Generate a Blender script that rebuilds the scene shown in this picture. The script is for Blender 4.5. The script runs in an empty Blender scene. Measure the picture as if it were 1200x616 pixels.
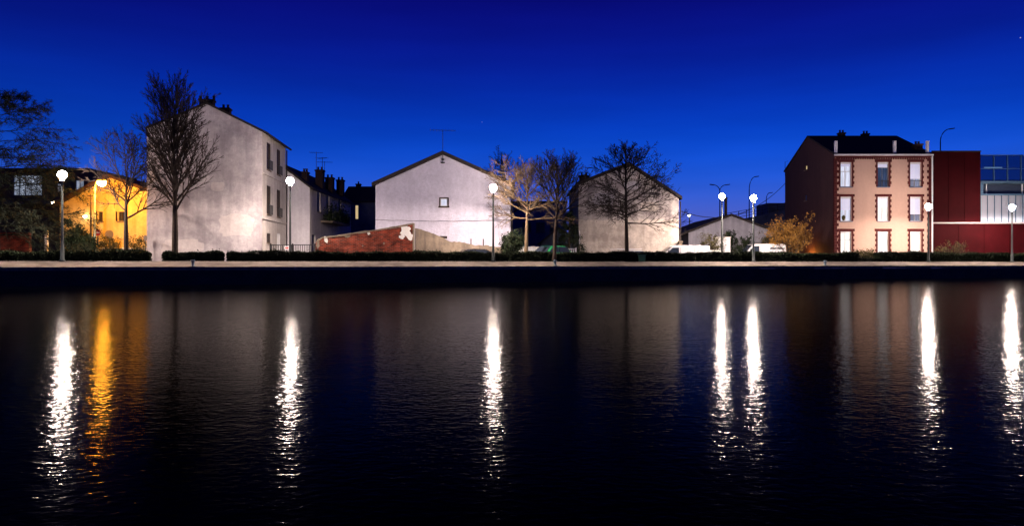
import bpy, math, random
import numpy as np
from mathutils import Vector, Matrix

# ------------------------------------------------------------------ camera, sky, exposure
sc = bpy.context.scene
COL = sc.collection
F, CX, CY, CAMZ = 800.0, 600.0, 308.0, 1.5          # photo pixels (1200 x 616); water is z = 0

cam = bpy.data.cameras.new('camera')
cam.lens = 24.0; cam.sensor_width = 36.0; cam.clip_end = 3000; cam.clip_start = 0.05
camo = bpy.data.objects.new('camera', cam); COL.objects.link(camo)
camo.location = (0, 0, CAMZ); camo.rotation_euler = (math.radians(90), 0, 0)
sc.camera = camo

world = bpy.data.worlds.new('World'); sc.world = world; world.use_nodes = True
nt = world.node_tree; nt.nodes.clear()
def N(t, typ, **kw):
    n = t.nodes.new(typ)
    for k, v in kw.items(): setattr(n, k, v)
    return n
wo = N(nt, 'ShaderNodeOutputWorld'); bg = N(nt, 'ShaderNodeBackground')
tc = N(nt, 'ShaderNodeTexCoord'); sx = N(nt, 'ShaderNodeSeparateXYZ')
nt.links.new(tc.outputs['Generated'], sx.inputs[0])
asn = N(nt, 'ShaderNodeMath', operation='ARCSINE'); nt.links.new(sx.outputs['Z'], asn.inputs[0])
mul = N(nt, 'ShaderNodeMath', operation='MULTIPLY'); mul.inputs[1].default_value = 1 / math.radians(60)
nt.links.new(asn.outputs[0], mul.inputs[0])
ramp = N(nt, 'ShaderNodeValToRGB'); nt.links.new(mul.outputs[0], ramp.inputs[0])
cr = ramp.color_ramp; cr.interpolation = 'B_SPLINE'
SKY = [(0.0, (.16, .13, .44)), (4, (.055, .115, .58)), (7, (.006, .090, .66)), (11, (.001, .044, .52)),
       (16, (.0018, .009, .29)), (22, (.0025, .0015, .145)), (60, (.001, .001, .018))]
while len(cr.elements) < len(SKY): cr.elements.new(0.5)
for e, (d, c) in zip(cr.elements, SKY):
    e.position = d / 60; e.color = (*c, 1)
# faint thin cloud veil and a twilight that is a little stronger towards the sunset (right of the middle)
mp = N(nt, 'ShaderNodeMapping'); mp.inputs['Scale'].default_value = (1.2, 1.2, 9)
nt.links.new(tc.outputs['Generated'], mp.inputs[0])
nz = N(nt, 'ShaderNodeTexNoise'); nz.inputs['Scale'].default_value = 2.2; nz.inputs['Detail'].default_value = 4
nt.links.new(mp.outputs[0], nz.inputs[0])
mr = N(nt, 'ShaderNodeMapRange'); mr.inputs[1].default_value = .3; mr.inputs[2].default_value = .7
mr.inputs[3].default_value = .9; mr.inputs[4].default_value = 1.1
nt.links.new(nz.outputs[0], mr.inputs[0])
dp = N(nt, 'ShaderNodeVectorMath', operation='DOT_PRODUCT')
dp.inputs[1].default_value = Vector((.2, 1, 0)).normalized()
nt.links.new(tc.outputs['Generated'], dp.inputs[0])
mr2 = N(nt, 'ShaderNodeMapRange'); mr2.inputs[1].default_value = .55; mr2.inputs[2].default_value = 1.0
mr2.inputs[3].default_value = .70; mr2.inputs[4].default_value = 1.08
nt.links.new(dp.outputs['Value'], mr2.inputs[0])
m3 = N(nt, 'ShaderNodeMath', operation='MULTIPLY')
nt.links.new(mr.outputs[0], m3.inputs[0]); nt.links.new(mr2.outputs[0], m3.inputs[1])
# a few faint stars
vo = N(nt, 'ShaderNodeTexVoronoi'); vo.inputs['Scale'].default_value = 14
nt.links.new(tc.outputs['Generated'], vo.inputs['Vector'])
st = N(nt, 'ShaderNodeMapRange'); st.inputs[1].default_value = .011; st.inputs[2].default_value = .006
st.inputs[3].default_value = 0; st.inputs[4].default_value = .35
nt.links.new(vo.outputs['Distance'], st.inputs[0])
mc = N(nt, 'ShaderNodeVectorMath', operation='SCALE'); nt.links.new(ramp.outputs[0], mc.inputs[0])
nt.links.new(m3.outputs[0], mc.inputs['Scale'])
ad = N(nt, 'ShaderNodeVectorMath', operation='ADD'); nt.links.new(mc.outputs[0], ad.inputs[0]); nt.links.new(st.outputs[0], ad.inputs[1])
nt.links.new(ad.outputs[0], bg.inputs['Color']); bg.inputs['Strength'].default_value = 1.0
nt.links.new(bg.outputs[0], wo.inputs[0])

sc.view_settings.view_transform = 'Standard'; sc.view_settings.look = 'None'
sc.view_settings.exposure = 0.0; sc.view_settings.gamma = 1.0; sc.view_settings.use_curve_mapping = False
sc.render.engine = 'CYCLES'
sc.cycles.use_denoising = True
sc.cycles.max_bounces = 5; sc.cycles.diffuse_bounces = 2; sc.cycles.glossy_bounces = 3
sc.cycles.sample_clamp_indirect = 4.0; sc.cycles.caustics_reflective = False; sc.cycles.caustics_refractive = False

# ------------------------------------------------------------------ pixel / place helpers
def at(px, py, D):
    return Vector(((px - CX) / F * D, D, CAMZ + (CY - py) / F * D))
def zz(py, D): return CAMZ + (CY - py) / F * D
def DL(px): return F / (22.73 - .0072 * px)         # depth of the lamp line along the quay
A0 = Vector(((0 - CX) / F * DL(0), DL(0), 0)); A1 = Vector(((1200 - CX) / F * DL(1200), DL(1200), 0))
U = (A1 - A0).normalized(); NN = Vector((-U.y, U.x, 0)); QANG = math.atan2(U.y, U.x)
WATERZ, ZQ, ZG, GZ = .35, 1.30, 1.60, 1.35                        # quay edge, hedge ground, street behind
def line_at(px, off=0.0, z=0.0):
    """point where the view column px meets the line parallel to the lamps, off metres behind it"""
    a = A0 + NN * off; k = (px - CX) / F
    t = (k * a.y - a.x) / (U.x - k * U.y)
    p = a + U * t; return Vector((p.x, p.y, z))
def along(t, off, z=0.0):
    p = A0 + U * t + NN * off; return Vector((p.x, p.y, z))

# ------------------------------------------------------------------ materials
MATS = {}
def principled(name, col, rough=.8, spec=.3, metal=0.0, noise=None, bump=None, emit=None, estr=0.0, alpha=None):
    """noise = (scale, detail, dark colour, contrast); bump = (scale, strength, distance)"""
    if name in MATS: return MATS[name]
    m = bpy.data.materials.new(name); m.use_nodes = True; t = m.node_tree
    b = t.nodes['Principled BSDF']
    b.inputs['Base Color'].default_value = (*col, 1); b.inputs['Roughness'].default_value = rough
    b.inputs['Specular IOR Level'].default_value = spec; b.inputs['Metallic'].default_value = metal
    if noise or bump: co = N(t, 'ShaderNodeTexCoord')
    if noise:
        sc_, det, dark, con = noise
        nz = N(t, 'ShaderNodeTexNoise'); nz.inputs['Scale'].default_value = sc_; nz.inputs['Detail'].default_value = det
        nz.inputs['Roughness'].default_value = .65
        t.links.new(co.outputs['Object'], nz.inputs['Vector'])
        r = N(t, 'ShaderNodeValToRGB'); r.color_ramp.elements[0].position = .5 - con; r.color_ramp.elements[1].position = .5 + con
        r.color_ramp.elements[0].color = (*dark, 1); r.color_ramp.elements[1].color = (*col, 1)
        t.links.new(nz.outputs[0], r.inputs[0]); t.links.new(r.outputs[0], b.inputs['Base Color'])
    if bump:
        n2 = N(t, 'ShaderNodeTexNoise'); n2.inputs['Scale'].default_value = bump[0]; n2.inputs['Detail'].default_value = 5
        t.links.new(co.outputs['Object'], n2.inputs['Vector'])
        bp = N(t, 'ShaderNodeBump'); bp.inputs['Strength'].default_value = bump[1]; bp.inputs['Distance'].default_value = bump[2]
        t.links.new(n2.outputs[0], bp.inputs['Height']); t.links.new(bp.outputs[0], b.inputs['Normal'])
    if emit:
        b.inputs['Emission Color'].default_value = (*emit, 1); b.inputs['Emission Strength'].default_value = estr
    MATS[name] = m; return m

def plaster(name, col, dark, streak=.5, rot=.5, big=.35, bumpd=.02):
    """old render: broad patches, vertical run-off streaks, fine grain, cracks"""
    m = bpy.data.materials.new(name); m.use_nodes = True; t = m.node_tree; b = t.nodes['Principled BSDF']
    b.inputs['Roughness'].default_value = .9; b.inputs['Specular IOR Level'].default_value = .15
    co = N(t, 'ShaderNodeTexCoord')
    def noise(scale, det, vs=(1, 1, 1), rough=.6):
        mp = N(t, 'ShaderNodeMapping'); mp.inputs['Scale'].default_value = vs
        t.links.new(co.outputs['Object'], mp.inputs[0])
        n = N(t, 'ShaderNodeTexNoise'); n.inputs['Scale'].default_value = scale; n.inputs['Detail'].default_value = det
        n.inputs['Roughness'].default_value = rough
        t.links.new(mp.outputs[0], n.inputs['Vector']); return n.outputs[0]
    def rng(x, a, b_, c, d):
        r = N(t, 'ShaderNodeMapRange'); r.inputs[1].default_value = a; r.inputs[2].default_value = b_
        r.inputs[3].default_value = c; r.inputs[4].default_value = d; t.links.new(x, r.inputs[0]); return r.outputs[0]
    def mult(x, y):
        k = N(t, 'ShaderNodeMath', operation='MULTIPLY'); t.links.new(x, k.inputs[0]); t.links.new(y, k.inputs[1]); return k.outputs[0]
    a = rng(noise(.75, 7, rough=.68), .40, .62, 1 - big, 1.0)
    s = rng(noise(1.0, 5, (2.6, 2.6, .22)), .42, .68, 1.0, 1 - streak)
    g = rng(noise(5, 8, rough=.85), .36, .64, .55, 1.0)
    f = mult(mult(a, s), g)
    mx = N(t, 'ShaderNodeMix', data_type='RGBA'); t.links.new(f, mx.inputs['Factor'])
    mx.inputs['A'].default_value = (*dark, 1); mx.inputs['B'].default_value = (*col, 1)
    t.links.new(mx.outputs['Result'], b.inputs['Base Color'])
    bp = N(t, 'ShaderNodeBump'); bp.inputs['Strength'].default_value = .7; bp.inputs['Distance'].default_value = bumpd
    t.links.new(noise(7, 8, rough=.8), bp.inputs['Height']); t.links.new(bp.outputs[0], b.inputs['Normal'])
    MATS[name] = m; return m

def brick_mat(name, c1, c2, mortar, scale=1.0):
    m = bpy.data.materials.new(name); m.use_nodes = True; t = m.node_tree; b = t.nodes['Principled BSDF']
    b.inputs['Roughness'].default_value = .9; b.inputs['Specular IOR Level'].default_value = .15
    co = N(t, 'ShaderNodeTexCoord'); mp = N(t, 'ShaderNodeMapping'); mp.inputs['Rotation'].default_value = (math.radians(90), 0, 0)
    t.links.new(co.outputs['Object'], mp.inputs[0])
    br = N(t, 'ShaderNodeTexBrick'); br.inputs['Scale'].default_value = scale
    br.inputs['Color1'].default_value = (*c1, 1); br.inputs['Color2'].default_value = (*c2, 1); br.inputs['Mortar'].default_value = (*mortar, 1)
    br.inputs['Brick Width'].default_value = .24; br.inputs['Row Height'].default_value = .085; br.inputs['Mortar Size'].default_value = .009
    t.links.new(mp.outputs[0], br.inputs['Vector'])
    nz = N(t, 'ShaderNodeTexNoise'); nz.inputs['Scale'].default_value = 1.6; nz.inputs['Detail'].default_value = 6
    t.links.new(co.outputs['Object'], nz.inputs['Vector'])
    r = N(t, 'ShaderNodeValToRGB'); r.color_ramp.elements[0].position = .35; r.color_ramp.elements[1].position = .65
    r.color_ramp.elements[0].color = (.35, .3, .3, 1); r.color_ramp.elements[1].color = (1, 1, 1, 1)
    t.links.new(nz.outputs[0], r.inputs[0])
    mx = N(t, 'ShaderNodeMix', data_type='RGBA', blend_type='MULTIPLY'); mx.inputs['Factor'].default_value = 1
    t.links.new(br.outputs[0], mx.inputs['A']); t.links.new(r.outputs[0], mx.inputs['B'])
    t.links.new(mx.outputs['Result'], b.inputs['Base Color'])
    bp = N(t, 'ShaderNodeBump'); bp.inputs['Strength'].default_value = .8; bp.inputs['Distance'].default_value = .02; bp.invert = True
    t.links.new(br.outputs['Fac'], bp.inputs['Height']); t.links.new(bp.outputs[0], b.inputs['Normal'])
    MATS[name] = m; return m

def emitter(name, col, strength):
    if name in MATS: return MATS[name]
    m = bpy.data.materials.new(name); m.use_nodes = True; t = m.node_tree; t.nodes.clear()
    o = N(t, 'ShaderNodeOutputMaterial'); e = N(t, 'ShaderNodeEmission')
    e.inputs[0].default_value = (*col, 1); e.inputs[1].default_value = strength
    t.links.new(e.outputs[0], o.inputs[0]); MATS[name] = m; return m

def curtain_mat(name, col, strength, dark=.45, scale=9):
    """lit curtain behind a window: soft vertical folds"""
    m = bpy.data.materials.new(name); m.use_nodes = True; t = m.node_tree; t.nodes.clear()
    o = N(t, 'ShaderNodeOutputMaterial'); e = N(t, 'ShaderNodeEmission')
    co = N(t, 'ShaderNodeTexCoord'); mp = N(t, 'ShaderNodeMapping'); mp.inputs['Scale'].default_value = (scale, scale, .8)
    t.links.new(co.outputs['Object'], mp.inputs[0])
    n = N(t, 'ShaderNodeTexNoise'); n.inputs['Scale'].default_value = 1; n.inputs['Detail'].default_value = 3
    t.links.new(mp.outputs[0], n.inputs['Vector'])
    r = N(t, 'ShaderNodeMapRange'); r.inputs[1].default_value = .3; r.inputs[2].default_value = .7
    r.inputs[3].default_value = dark * strength; r.inputs[4].default_value = strength
    t.links.new(n.outputs[0], r.inputs[0]); e.inputs[0].default_value = (*col, 1)
    t.links.new(r.outputs[0], e.inputs[1]); t.links.new(e.outputs[0], o.inputs[0]); MATS[name] = m; return m

def water_mat():
    m = bpy.data.materials.new('water'); m.use_nodes = True; t = m.node_tree; b = t.nodes['Principled BSDF']
    b.inputs['Base Color'].default_value = (.0006, .0008, .002, 1); b.inputs['Roughness'].default_value = .085
    b.inputs['IOR'].default_value = 1.02; b.inputs['Specular IOR Level'].default_value = .5
    co = N(t, 'ShaderNodeTexCoord')
    def nz(scale, det, vs, rough=.5):
        mp = N(t, 'ShaderNodeMapping'); mp.inputs['Scale'].default_value = vs; mp.inputs['Rotation'].default_value = (0, 0, .06)
        t.links.new(co.outputs['Object'], mp.inputs[0])
        n = N(t, 'ShaderNodeTexNoise'); n.inputs['Scale'].default_value = scale; n.inputs['Detail'].default_value = det
        n.inputs['Roughness'].default_value = rough; t.links.new(mp.outputs[0], n.inputs['Vector']); return n.outputs[0]
    b1 = N(t, 'ShaderNodeBump'); b1.inputs['Strength'].default_value = 1; b1.inputs['Distance'].default_value = .0042
    t.links.new(nz(4.5, 2, (.7, 1, 1)), b1.inputs['Height'])
    b2 = N(t, 'ShaderNodeBump'); b2.inputs['Strength'].default_value = 1; b2.inputs['Distance'].default_value = .0042
    t.links.new(nz(19, 2, (.7, 1, 1)), b2.inputs['Height']); t.links.new(b1.outputs[0], b2.inputs['Normal'])
    t.links.new(b2.outputs[0], b.inputs['Normal'])
    MATS['water'] = m; return m

def translucent_panel(name):
    m = bpy.data.materials.new(name); m.use_nodes = True; t = m.node_tree; t.nodes.clear()
    o = N(t, 'ShaderNodeOutputMaterial'); a = N(t, 'ShaderNodeBsdfTranslucent'); d = N(t, 'ShaderNodeBsdfDiffuse'); x = N(t, 'ShaderNodeMixShader')
    a.inputs[0].default_value = (.8, .82, .86, 1); d.inputs[0].default_value = (.34, .35, .40, 1); x.inputs[0].default_value = .5
    t.links.new(a.outputs[0], x.inputs[1]); t.links.new(d.outputs[0], x.inputs[2]); t.links.new(x.outputs[0], o.inputs[0])
    MATS[name] = m; return m

def glass_mat(name, tint=(.03, .04, .06), rough=.08):
    return principled(name, tint, rough, .25)

M_WATER = water_mat()
M_GABLE1 = plaster('weathered_render_grey', (.64, .60, .61), (.20, .18, .20), streak=.34, big=.62, bumpd=.05)
M_SIDE1 = plaster('weathered_render_pale', (.62, .58, .54), (.25, .22, .21), streak=.45, big=.3)
M_ROW = plaster('white_render', (.82, .80, .84), (.4, .38, .42), streak=.3, big=.25)
M_BARN = plaster('rough_white_render', (.70, .675, .80), (.28, .27, .34), streak=.12, big=.3, bumpd=.12)  # lilac tint of the dusk sky put into the white render
M_GABLE3 = plaster('patchy_render', (.68, .62, .58), (.12, .10, .11), streak=.4, big=.85, bumpd=.06)
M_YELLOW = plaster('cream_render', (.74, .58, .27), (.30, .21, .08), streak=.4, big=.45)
M_SHED = plaster('grey_render', (.34, .33, .38), (.14, .14, .17), streak=.5, big=.4)
M_SALMON = plaster('salmon_render', (.54, .36, .28), (.36, .24, .20), streak=.15, big=.15, bumpd=.008)
M_CONC = plaster('stained_concrete', (.34, .27, .20), (.08, .065, .055), streak=.6, big=.6)
M_PATCH = plaster('old_white_plaster', (.75, .73, .70), (.45, .42, .4), streak=.2, big=.2)
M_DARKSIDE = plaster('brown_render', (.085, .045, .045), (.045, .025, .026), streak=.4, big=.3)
M_BLUEGREY = principled('dark_grey_render', (.10, .12, .18), .9, .1, noise=(.8, 5, (.05, .06, .09), .2))
M_BRICK = brick_mat('old_red_brick', (.34, .05, .02), (.11, .018, .012), (.22, .12, .09))
M_BRICKTRIM = principled('brick_trim', (.10, .02, .019), .85, .15, noise=(9, 4, (.045, .010, .011), .2))
M_CHIM = principled('dark_brick', (.05, .03, .03), .9, .1, noise=(9, 3, (.02, .014, .014), .2))  # dark brick with fine tone variation
M_ROOF = principled('dark_tiles', (.035, .028, .028), .85, .2, noise=(4, 4, (.015, .012, .012), .25), bump=(18, .6, .03))
M_ROOFB = principled('brown_tiles', (.07, .035, .025), .85, .2, noise=(4, 4, (.03, .016, .012), .25), bump=(18, .6, .03))
M_FASCIA = principled('dark_fascia', (.03, .022, .02), .7, .2)
M_DARKWOOD = principled('dark_wood', (.05, .03, .022), .7, .25, noise=(12, 4, (.025, .015, .012), .2))
M_WHITEPAINT = principled('white_paint', (.75, .75, .78), .5, .4, noise=(5, 5, (.55, .55, .58), .3))
M_BLUEPAINT = principled('blue_grey_paint', (.10, .13, .2), .5, .4)
M_IRON = principled('black_iron', (.02, .02, .022), .5, .4)
M_POLE = principled('galvanised_pole', (.22, .26, .25), .45, .5, metal=.3, noise=(6, 3, (.14, .18, .17), .3))
M_POLEM = principled('lit_pole', (.09, .11, .105), .5, .4, noise=(6, 3, (.06, .075, .07), .3))  # lamplit look put into a lighter pole colour
M_POLED = principled('shaded_pole', (.022, .03, .028), .5, .4)  # shaded look put into a darker pole colour
M_CAP = principled('lamp_cap', (.07, .08, .08), .5, .4)
M_GLASS = glass_mat('window_glass')
M_BARK = principled('bark', (.05, .037, .03), .95, .1, noise=(14, 4, (.025, .019, .016), .2), bump=(22, .6, .02))
M_BARKP = principled('lamplit_bark', (.17, .12, .075), .95, .1, noise=(14, 4, (.08, .058, .036), .2))  # warm lamplight put into a lighter bark colour
M_LEAFD = principled('dark_leaf', (.018, .03, .012), .7, .15, noise=(3, 3, (.008, .014, .006), .2))
M_NEEDLE = principled('dark_needle', (.010, .014, .009), .8, .1)
M_LEAFH = principled('hedge_leaf', (.016, .024, .010), .8, .1, noise=(2, 3, (.006, .010, .005), .2))
M_LEAFY = principled('olive_leaf', (.10, .085, .03), .7, .15, noise=(3, 3, (.05, .045, .015), .2))
M_LEAFO = principled('orange_lit_leaf', (.42, .22, .05), .7, .15, noise=(3, 3, (.22, .10, .02), .2))  # orange lamp glow put into the leaf colour
M_PATH = principled('pale_path', (.19, .155, .14), .9, .15, noise=(1.4, 8, (.06, .05, .045), .2), bump=(20, .4, .02))
M_COPE = principled('coping_stone', (.22, .19, .17), .9, .15, noise=(3, 7, (.05, .045, .04), .2), bump=(14, .6, .02))
M_QUAY = principled('dark_quay_stone', (.035, .036, .042), .7, .25, noise=(1.2, 7, (.012, .012, .015), .25), bump=(6, .7, .04))  # dark stone with patchy tone
M_GROUND = principled('street_asphalt', (.06, .055, .052), .9, .2, noise=(1.5, 6, (.035, .033, .032), .25))
M_RED = principled('red_cladding', (.034, .0014, .003), .75, .06, noise=(.7, 5, (.02, .0009, .0018), .25))
M_REDTRIM = principled('pale_ledge', (.5, .42, .42), .6, .3)
M_PANEL = translucent_panel('translucent_sheet')
M_STEEL = principled('blue_steel', (.05, .10, .16), .5, .4)
M_TIRE = principled('tyre_rubber', (.015, .015, .015), .8, .2)
M_CHROME = principled('wheel_metal', (.4, .4, .4), .35, .5, metal=.8)
def paint(name, col): return principled(name, col, .25, .5)
WARMW = (1.0, .80, .56)
M_LAMP = emitter('white_lamp_glow', (1.0, .80, .70), 620)
M_DOWNLIGHT = emitter('downlight_disc_glow', (1.0, .79, .67), 10500)  # for the emitter added below each lamp bowl
M_SODIUM = emitter('sodium_glow', (1.0, .38, .025), 1000)
M_SMALLLAMP = emitter('small_lamp_glow', (1.0, .78, .5), 40)
M_FARLAMP = emitter('far_lamp_glow', (.75, .88, 1.0), 22)
M_ORANGE = emitter('orange_wall_light', (1.0, .36, .05), 700)

# ------------------------------------------------------------------ mesh helpers
class MB:
    def __init__(s): s.v = []; s.f = []
    def quad(s, *p):
        n = len(s.v); s.v += [tuple(x) for x in p]; s.f.append(tuple(range(n, n + len(p)))); return s
    def box(s, x0, x1, y0, y1, z0, z1):
        n = len(s.v)
        s.v += [(x, y, z) for z in (z0, z1) for x, y in ((x0, y0), (x1, y0), (x1, y1), (x0, y1))]
        s.f += [tuple(n + i for i in q) for q in ((3, 2, 1, 0), (4, 5, 6, 7), (0, 1, 5, 4), (1, 2, 6, 5), (2, 3, 7, 6), (3, 0, 4, 7))]
        return s
    def prism(s, poly, axis, a, b):
        """polygon of (p, q) extruded from a to b along axis: 'x' -> (p,q)=(y,z), 'y' -> (x,z), 'z' -> (x,y)"""
        def P(p, q, t): return {'x': (t, p, q), 'y': (p, t, q), 'z': (p, q, t)}[axis]
        n = len(s.v); k = len(poly)
        s.v += [P(p, q, a) for p, q in poly] + [P(p, q, b) for p, q in poly]
        s.f.append(tuple(range(n, n + k))[::-1]); s.f.append(tuple(range(n + k, n + 2 * k)))
        for i in range(k): j = (i + 1) % k; s.f.append((n + i, n + j, n + k + j, n + k + i))
        return s
    def tube(s, pts, rad, n=6, cap=True):
        pts = [Vector(p) for p in pts]
        if not hasattr(rad, '__len__'): rad = [rad] * len(pts)
        base = len(s.v)
        for i, p in enumerate(pts):
            d = (pts[min(i + 1, len(pts) - 1)] - pts[max(i - 1, 0)]).normalized()
            a = d.cross(Vector((0, 0, 1)) if abs(d.z) < .9 else Vector((1, 0, 0))).normalized(); b = d.cross(a)
            for k in range(n):
                w = 2 * math.pi * k / n
                s.v.append(tuple(p + (a * math.cos(w) + b * math.sin(w)) * rad[i]))
        for i in range(len(pts) - 1):
            for k in range(n):
                q = (k + 1) % n; s.f.append((base + i * n + k, base + i * n + q, base + (i + 1) * n + q, base + (i + 1) * n + k))
        if cap:
            s.f.append(tuple(base + k for k in range(n))[::-1]); e = base + (len(pts) - 1) * n
            s.f.append(tuple(e + k for k in range(n)))
        return s
    def lathe(s, prof, c=(0, 0, 0), n=16):
        base = len(s.v)
        for r, z in prof:
            for k in range(n):
                w = 2 * math.pi * k / n; s.v.append((c[0] + r * math.cos(w), c[1] + r * math.sin(w), c[2] + z))
        for i in range(len(prof) - 1):
            for k in range(n):
                q = (k + 1) % n; s.f.append((base + i * n + k, base + i * n + q, base + (i + 1) * n + q, base + (i + 1) * n + k))
        s.f.append(tuple(base + k for k in range(n))[::-1]); e = base + (len(prof) - 1) * n
        s.f.append(tuple(e + k for k in range(n)))
        return s
    def build(s, name, mat, parent=None, smooth=False):
        me = bpy.data.meshes.new(name); me.from_pydata(s.v, [], s.f); me.update()
        if smooth: me.polygons.foreach_set('use_smooth', [True] * len(me.polygons))
        return link(name, me, mat, parent)

def link(name, me, mat, parent=None):
    if mat is not None and not me.materials: me.materials.append(mat)
    o = bpy.data.objects.new(name, me); COL.objects.link(o)
    if parent is not None: o.parent = parent
    return o
def tag(o, label=None, cat=None, group=None, kind=None):
    if label: o['label'] = label
    if cat: o['category'] = cat
    if group: o['group'] = group
    if kind: o['kind'] = kind
    return o
def thing(name, loc, label, cat, group=None, rz=0.0):
    o = bpy.data.objects.new(name, None); COL.objects.link(o); o.location = loc; o.rotation_euler = (0, 0, rz)
    o.empty_display_size = .3
    return tag(o, label, cat, group)
def share(src, parent, loc=(0, 0, 0), rz=0.0, name=None):
    o = src.copy(); COL.objects.link(o); o.parent = parent; o.location = loc; o.rotation_euler = (0, 0, rz); return o

def wall_panel(mb, O, A, IN, W, zb, zl, zr=None, apex=None, holes=(), dep=.2):
    """upright wall with openings. O corner, A unit vector along, IN unit vector into the house; holes (a0,a1,z0,z1)"""
    O = Vector(O); A = Vector(A); IN = Vector(IN); zr = zl if zr is None else zr
    P = lambda a, z, d=0: tuple(O + A * a + IN * d + Vector((0, 0, z)))
    zt = min(zl, zr)
    xs = sorted({0, W, *[h[0] for h in holes], *[h[1] for h in holes]}); zs = sorted({zb, zt, *[h[2] for h in holes], *[h[3] for h in holes]})
    for i in range(len(xs) - 1):
        for j in range(len(zs) - 1):
            ca, cz = (xs[i] + xs[i + 1]) / 2, (zs[j] + zs[j + 1]) / 2
            if any(h[0] < ca < h[1] and h[2] < cz < h[3] for h in holes): continue
            mb.quad(P(xs[i], zs[j]), P(xs[i + 1], zs[j]), P(xs[i + 1], zs[j + 1]), P(xs[i], zs[j + 1]))
    top = [P(0, zt), P(W, zt)]
    if zr > zt: top.append(P(W, zr))
    if apex: top.append(P(apex[0], apex[1]))
    if zl > zt: top.append(P(0, zl))
    if len(top) > 2: mb.quad(*top)
    for a0, a1, z0, z1 in holes:
        mb.quad(P(a0, z0), P(a1, z0), P(a1, z0, dep), P(a0, z0, dep)); mb.quad(P(a0, z1), P(a0, z1, dep), P(a1, z1, dep), P(a1, z1))
        mb.quad(P(a0, z0), P(a0, z0, dep), P(a0, z1, dep), P(a0, z1)); mb.quad(P(a1, z0), P(a1, z1), P(a1, z1, dep), P(a1, z0, dep))

def roof_slab(mb, sec, axis, a, b, th):
    """roof from its lower section polyline (eave, ridge, eave), thickened upwards by th"""
    poly = list(sec) + [(p, q + th) for p, q in reversed(sec)]
    mb.prism(poly, axis, a, b)

def chimney(parent, x, y, z0, z1, w=.6, d=.45, pots=2, mat=None):
    c = MB().box(x - w / 2, x + w / 2, y - d / 2, y + d / 2, z0, z1 - .12).box(x - w / 2 - .05, x + w / 2 + .05, y - d / 2 - .05, y + d / 2 + .05, z1 - .12, z1).build('chimney', mat or M_CHIM, parent)
    for k in range(pots):
        px = x + (k - (pots - 1) / 2) * w * .5
        MB().lathe([(.09, 0), (.075, .2), (.1, .21), (.1, .25)], (px, y, z1 + .002), 10).build('chimney_pot', M_CHIM, c, True)
    return c

def window(parent, O, A, IN, W, H, mat_frame=None, pane=None, dep=.2, bars=1, sill=True, sillmat=None, cross=False, nm='window'):
    """frame with casements in the back of an opening; child pane (glass) and sill"""
    O = Vector(O); A = Vector(A); IN = Vector(IN); mat_frame = mat_frame or M_WHITEPAINT
    R = Matrix((A, IN, Vector((0, 0, 1)))).transposed().to_4x4(); R.translation = O
    def put(o): o.matrix_local = R; return o
    f = MB(); t = .055
    y0, y1 = dep - .08, dep - .02
    f.box(0, t, y0, y1, 0, H).box(W - t, W, y0, y1, 0, H).box(t, W - t, y0, y1, 0, t).box(t, W - t, y0, y1, H - t, H)
    for k in range(bars):
        x = W * (k + 1) / (bars + 1); f.box(x - t * .6, x + t * .6, y0, y1 - .005, t, H - t)
    if cross: f.box(t, W - t, y0 + .004, y1 - .01, H * .62, H * .62 + t)
    fo = put(f.build(nm, mat_frame, parent))
    p = MB().box(t, W - t, dep - .012, dep, t, H - t).build('pane', pane or M_GLASS, fo)
    if sill:
        MB().box(-.06, W + .06, -.07, dep - .09, -.07, -.001).build('sill', sillmat or M_CONC, fo)
    return fo, put

# ------------------------------------------------------------------ vegetation generators
def frustums(segs, name, mat, parent, sides=4):
    """segs: rows (p0, p1, r0, r1) -> one mesh of tapered limbs"""
    S = np.array([(*a, *b, r, q) for a, b, r, q in segs]); n = len(S)
    p0, p1 = S[:, :3], S[:, 3:6]; d = p1 - p0; d /= np.maximum(np.linalg.norm(d, axis=1, keepdims=True), 1e-6)
    ref = np.where(np.abs(d[:, 2:3]) < .9, np.array([[0, 0, 1.]]), np.array([[1., 0, 0]]))
    a = np.cross(d, ref); a /= np.linalg.norm(a, axis=1, keepdims=True); b = np.cross(d, a)
    V = np.zeros((n, 2 * sides, 3))
    for k in range(sides):
        w = 2 * math.pi * k / sides; o = a * math.cos(w) + b * math.sin(w)
        V[:, k] = p0 + o * S[:, 6:7]; V[:, sides + k] = p1 + o * S[:, 7:8]
    q = np.array([(k, (k + 1) % sides, sides + (k + 1) % sides, sides + k) for k in range(sides)])
    Fc = (q[None] + (np.arange(n) * 2 * sides)[:, None, None]).reshape(-1, 4)
    return quads(V.reshape(-1, 3), Fc, name, mat, parent)

def quads(V, Fc, name, mat, parent):
    me = bpy.data.meshes.new(name); me.vertices.add(len(V)); me.vertices.foreach_set('co', np.asarray(V, dtype=np.float32).ravel())
    me.loops.add(Fc.size); me.loops.foreach_set('vertex_index', Fc.astype(np.int32).ravel())
    me.polygons.add(len(Fc)); me.polygons.foreach_set('loop_start', np.arange(0, Fc.size, 4, dtype=np.int32))
    me.polygons.foreach_set('loop_total', np.full(len(Fc), 4, dtype=np.int32)); me.update(calc_edges=True)
    return link(name, me, mat, parent)

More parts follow.
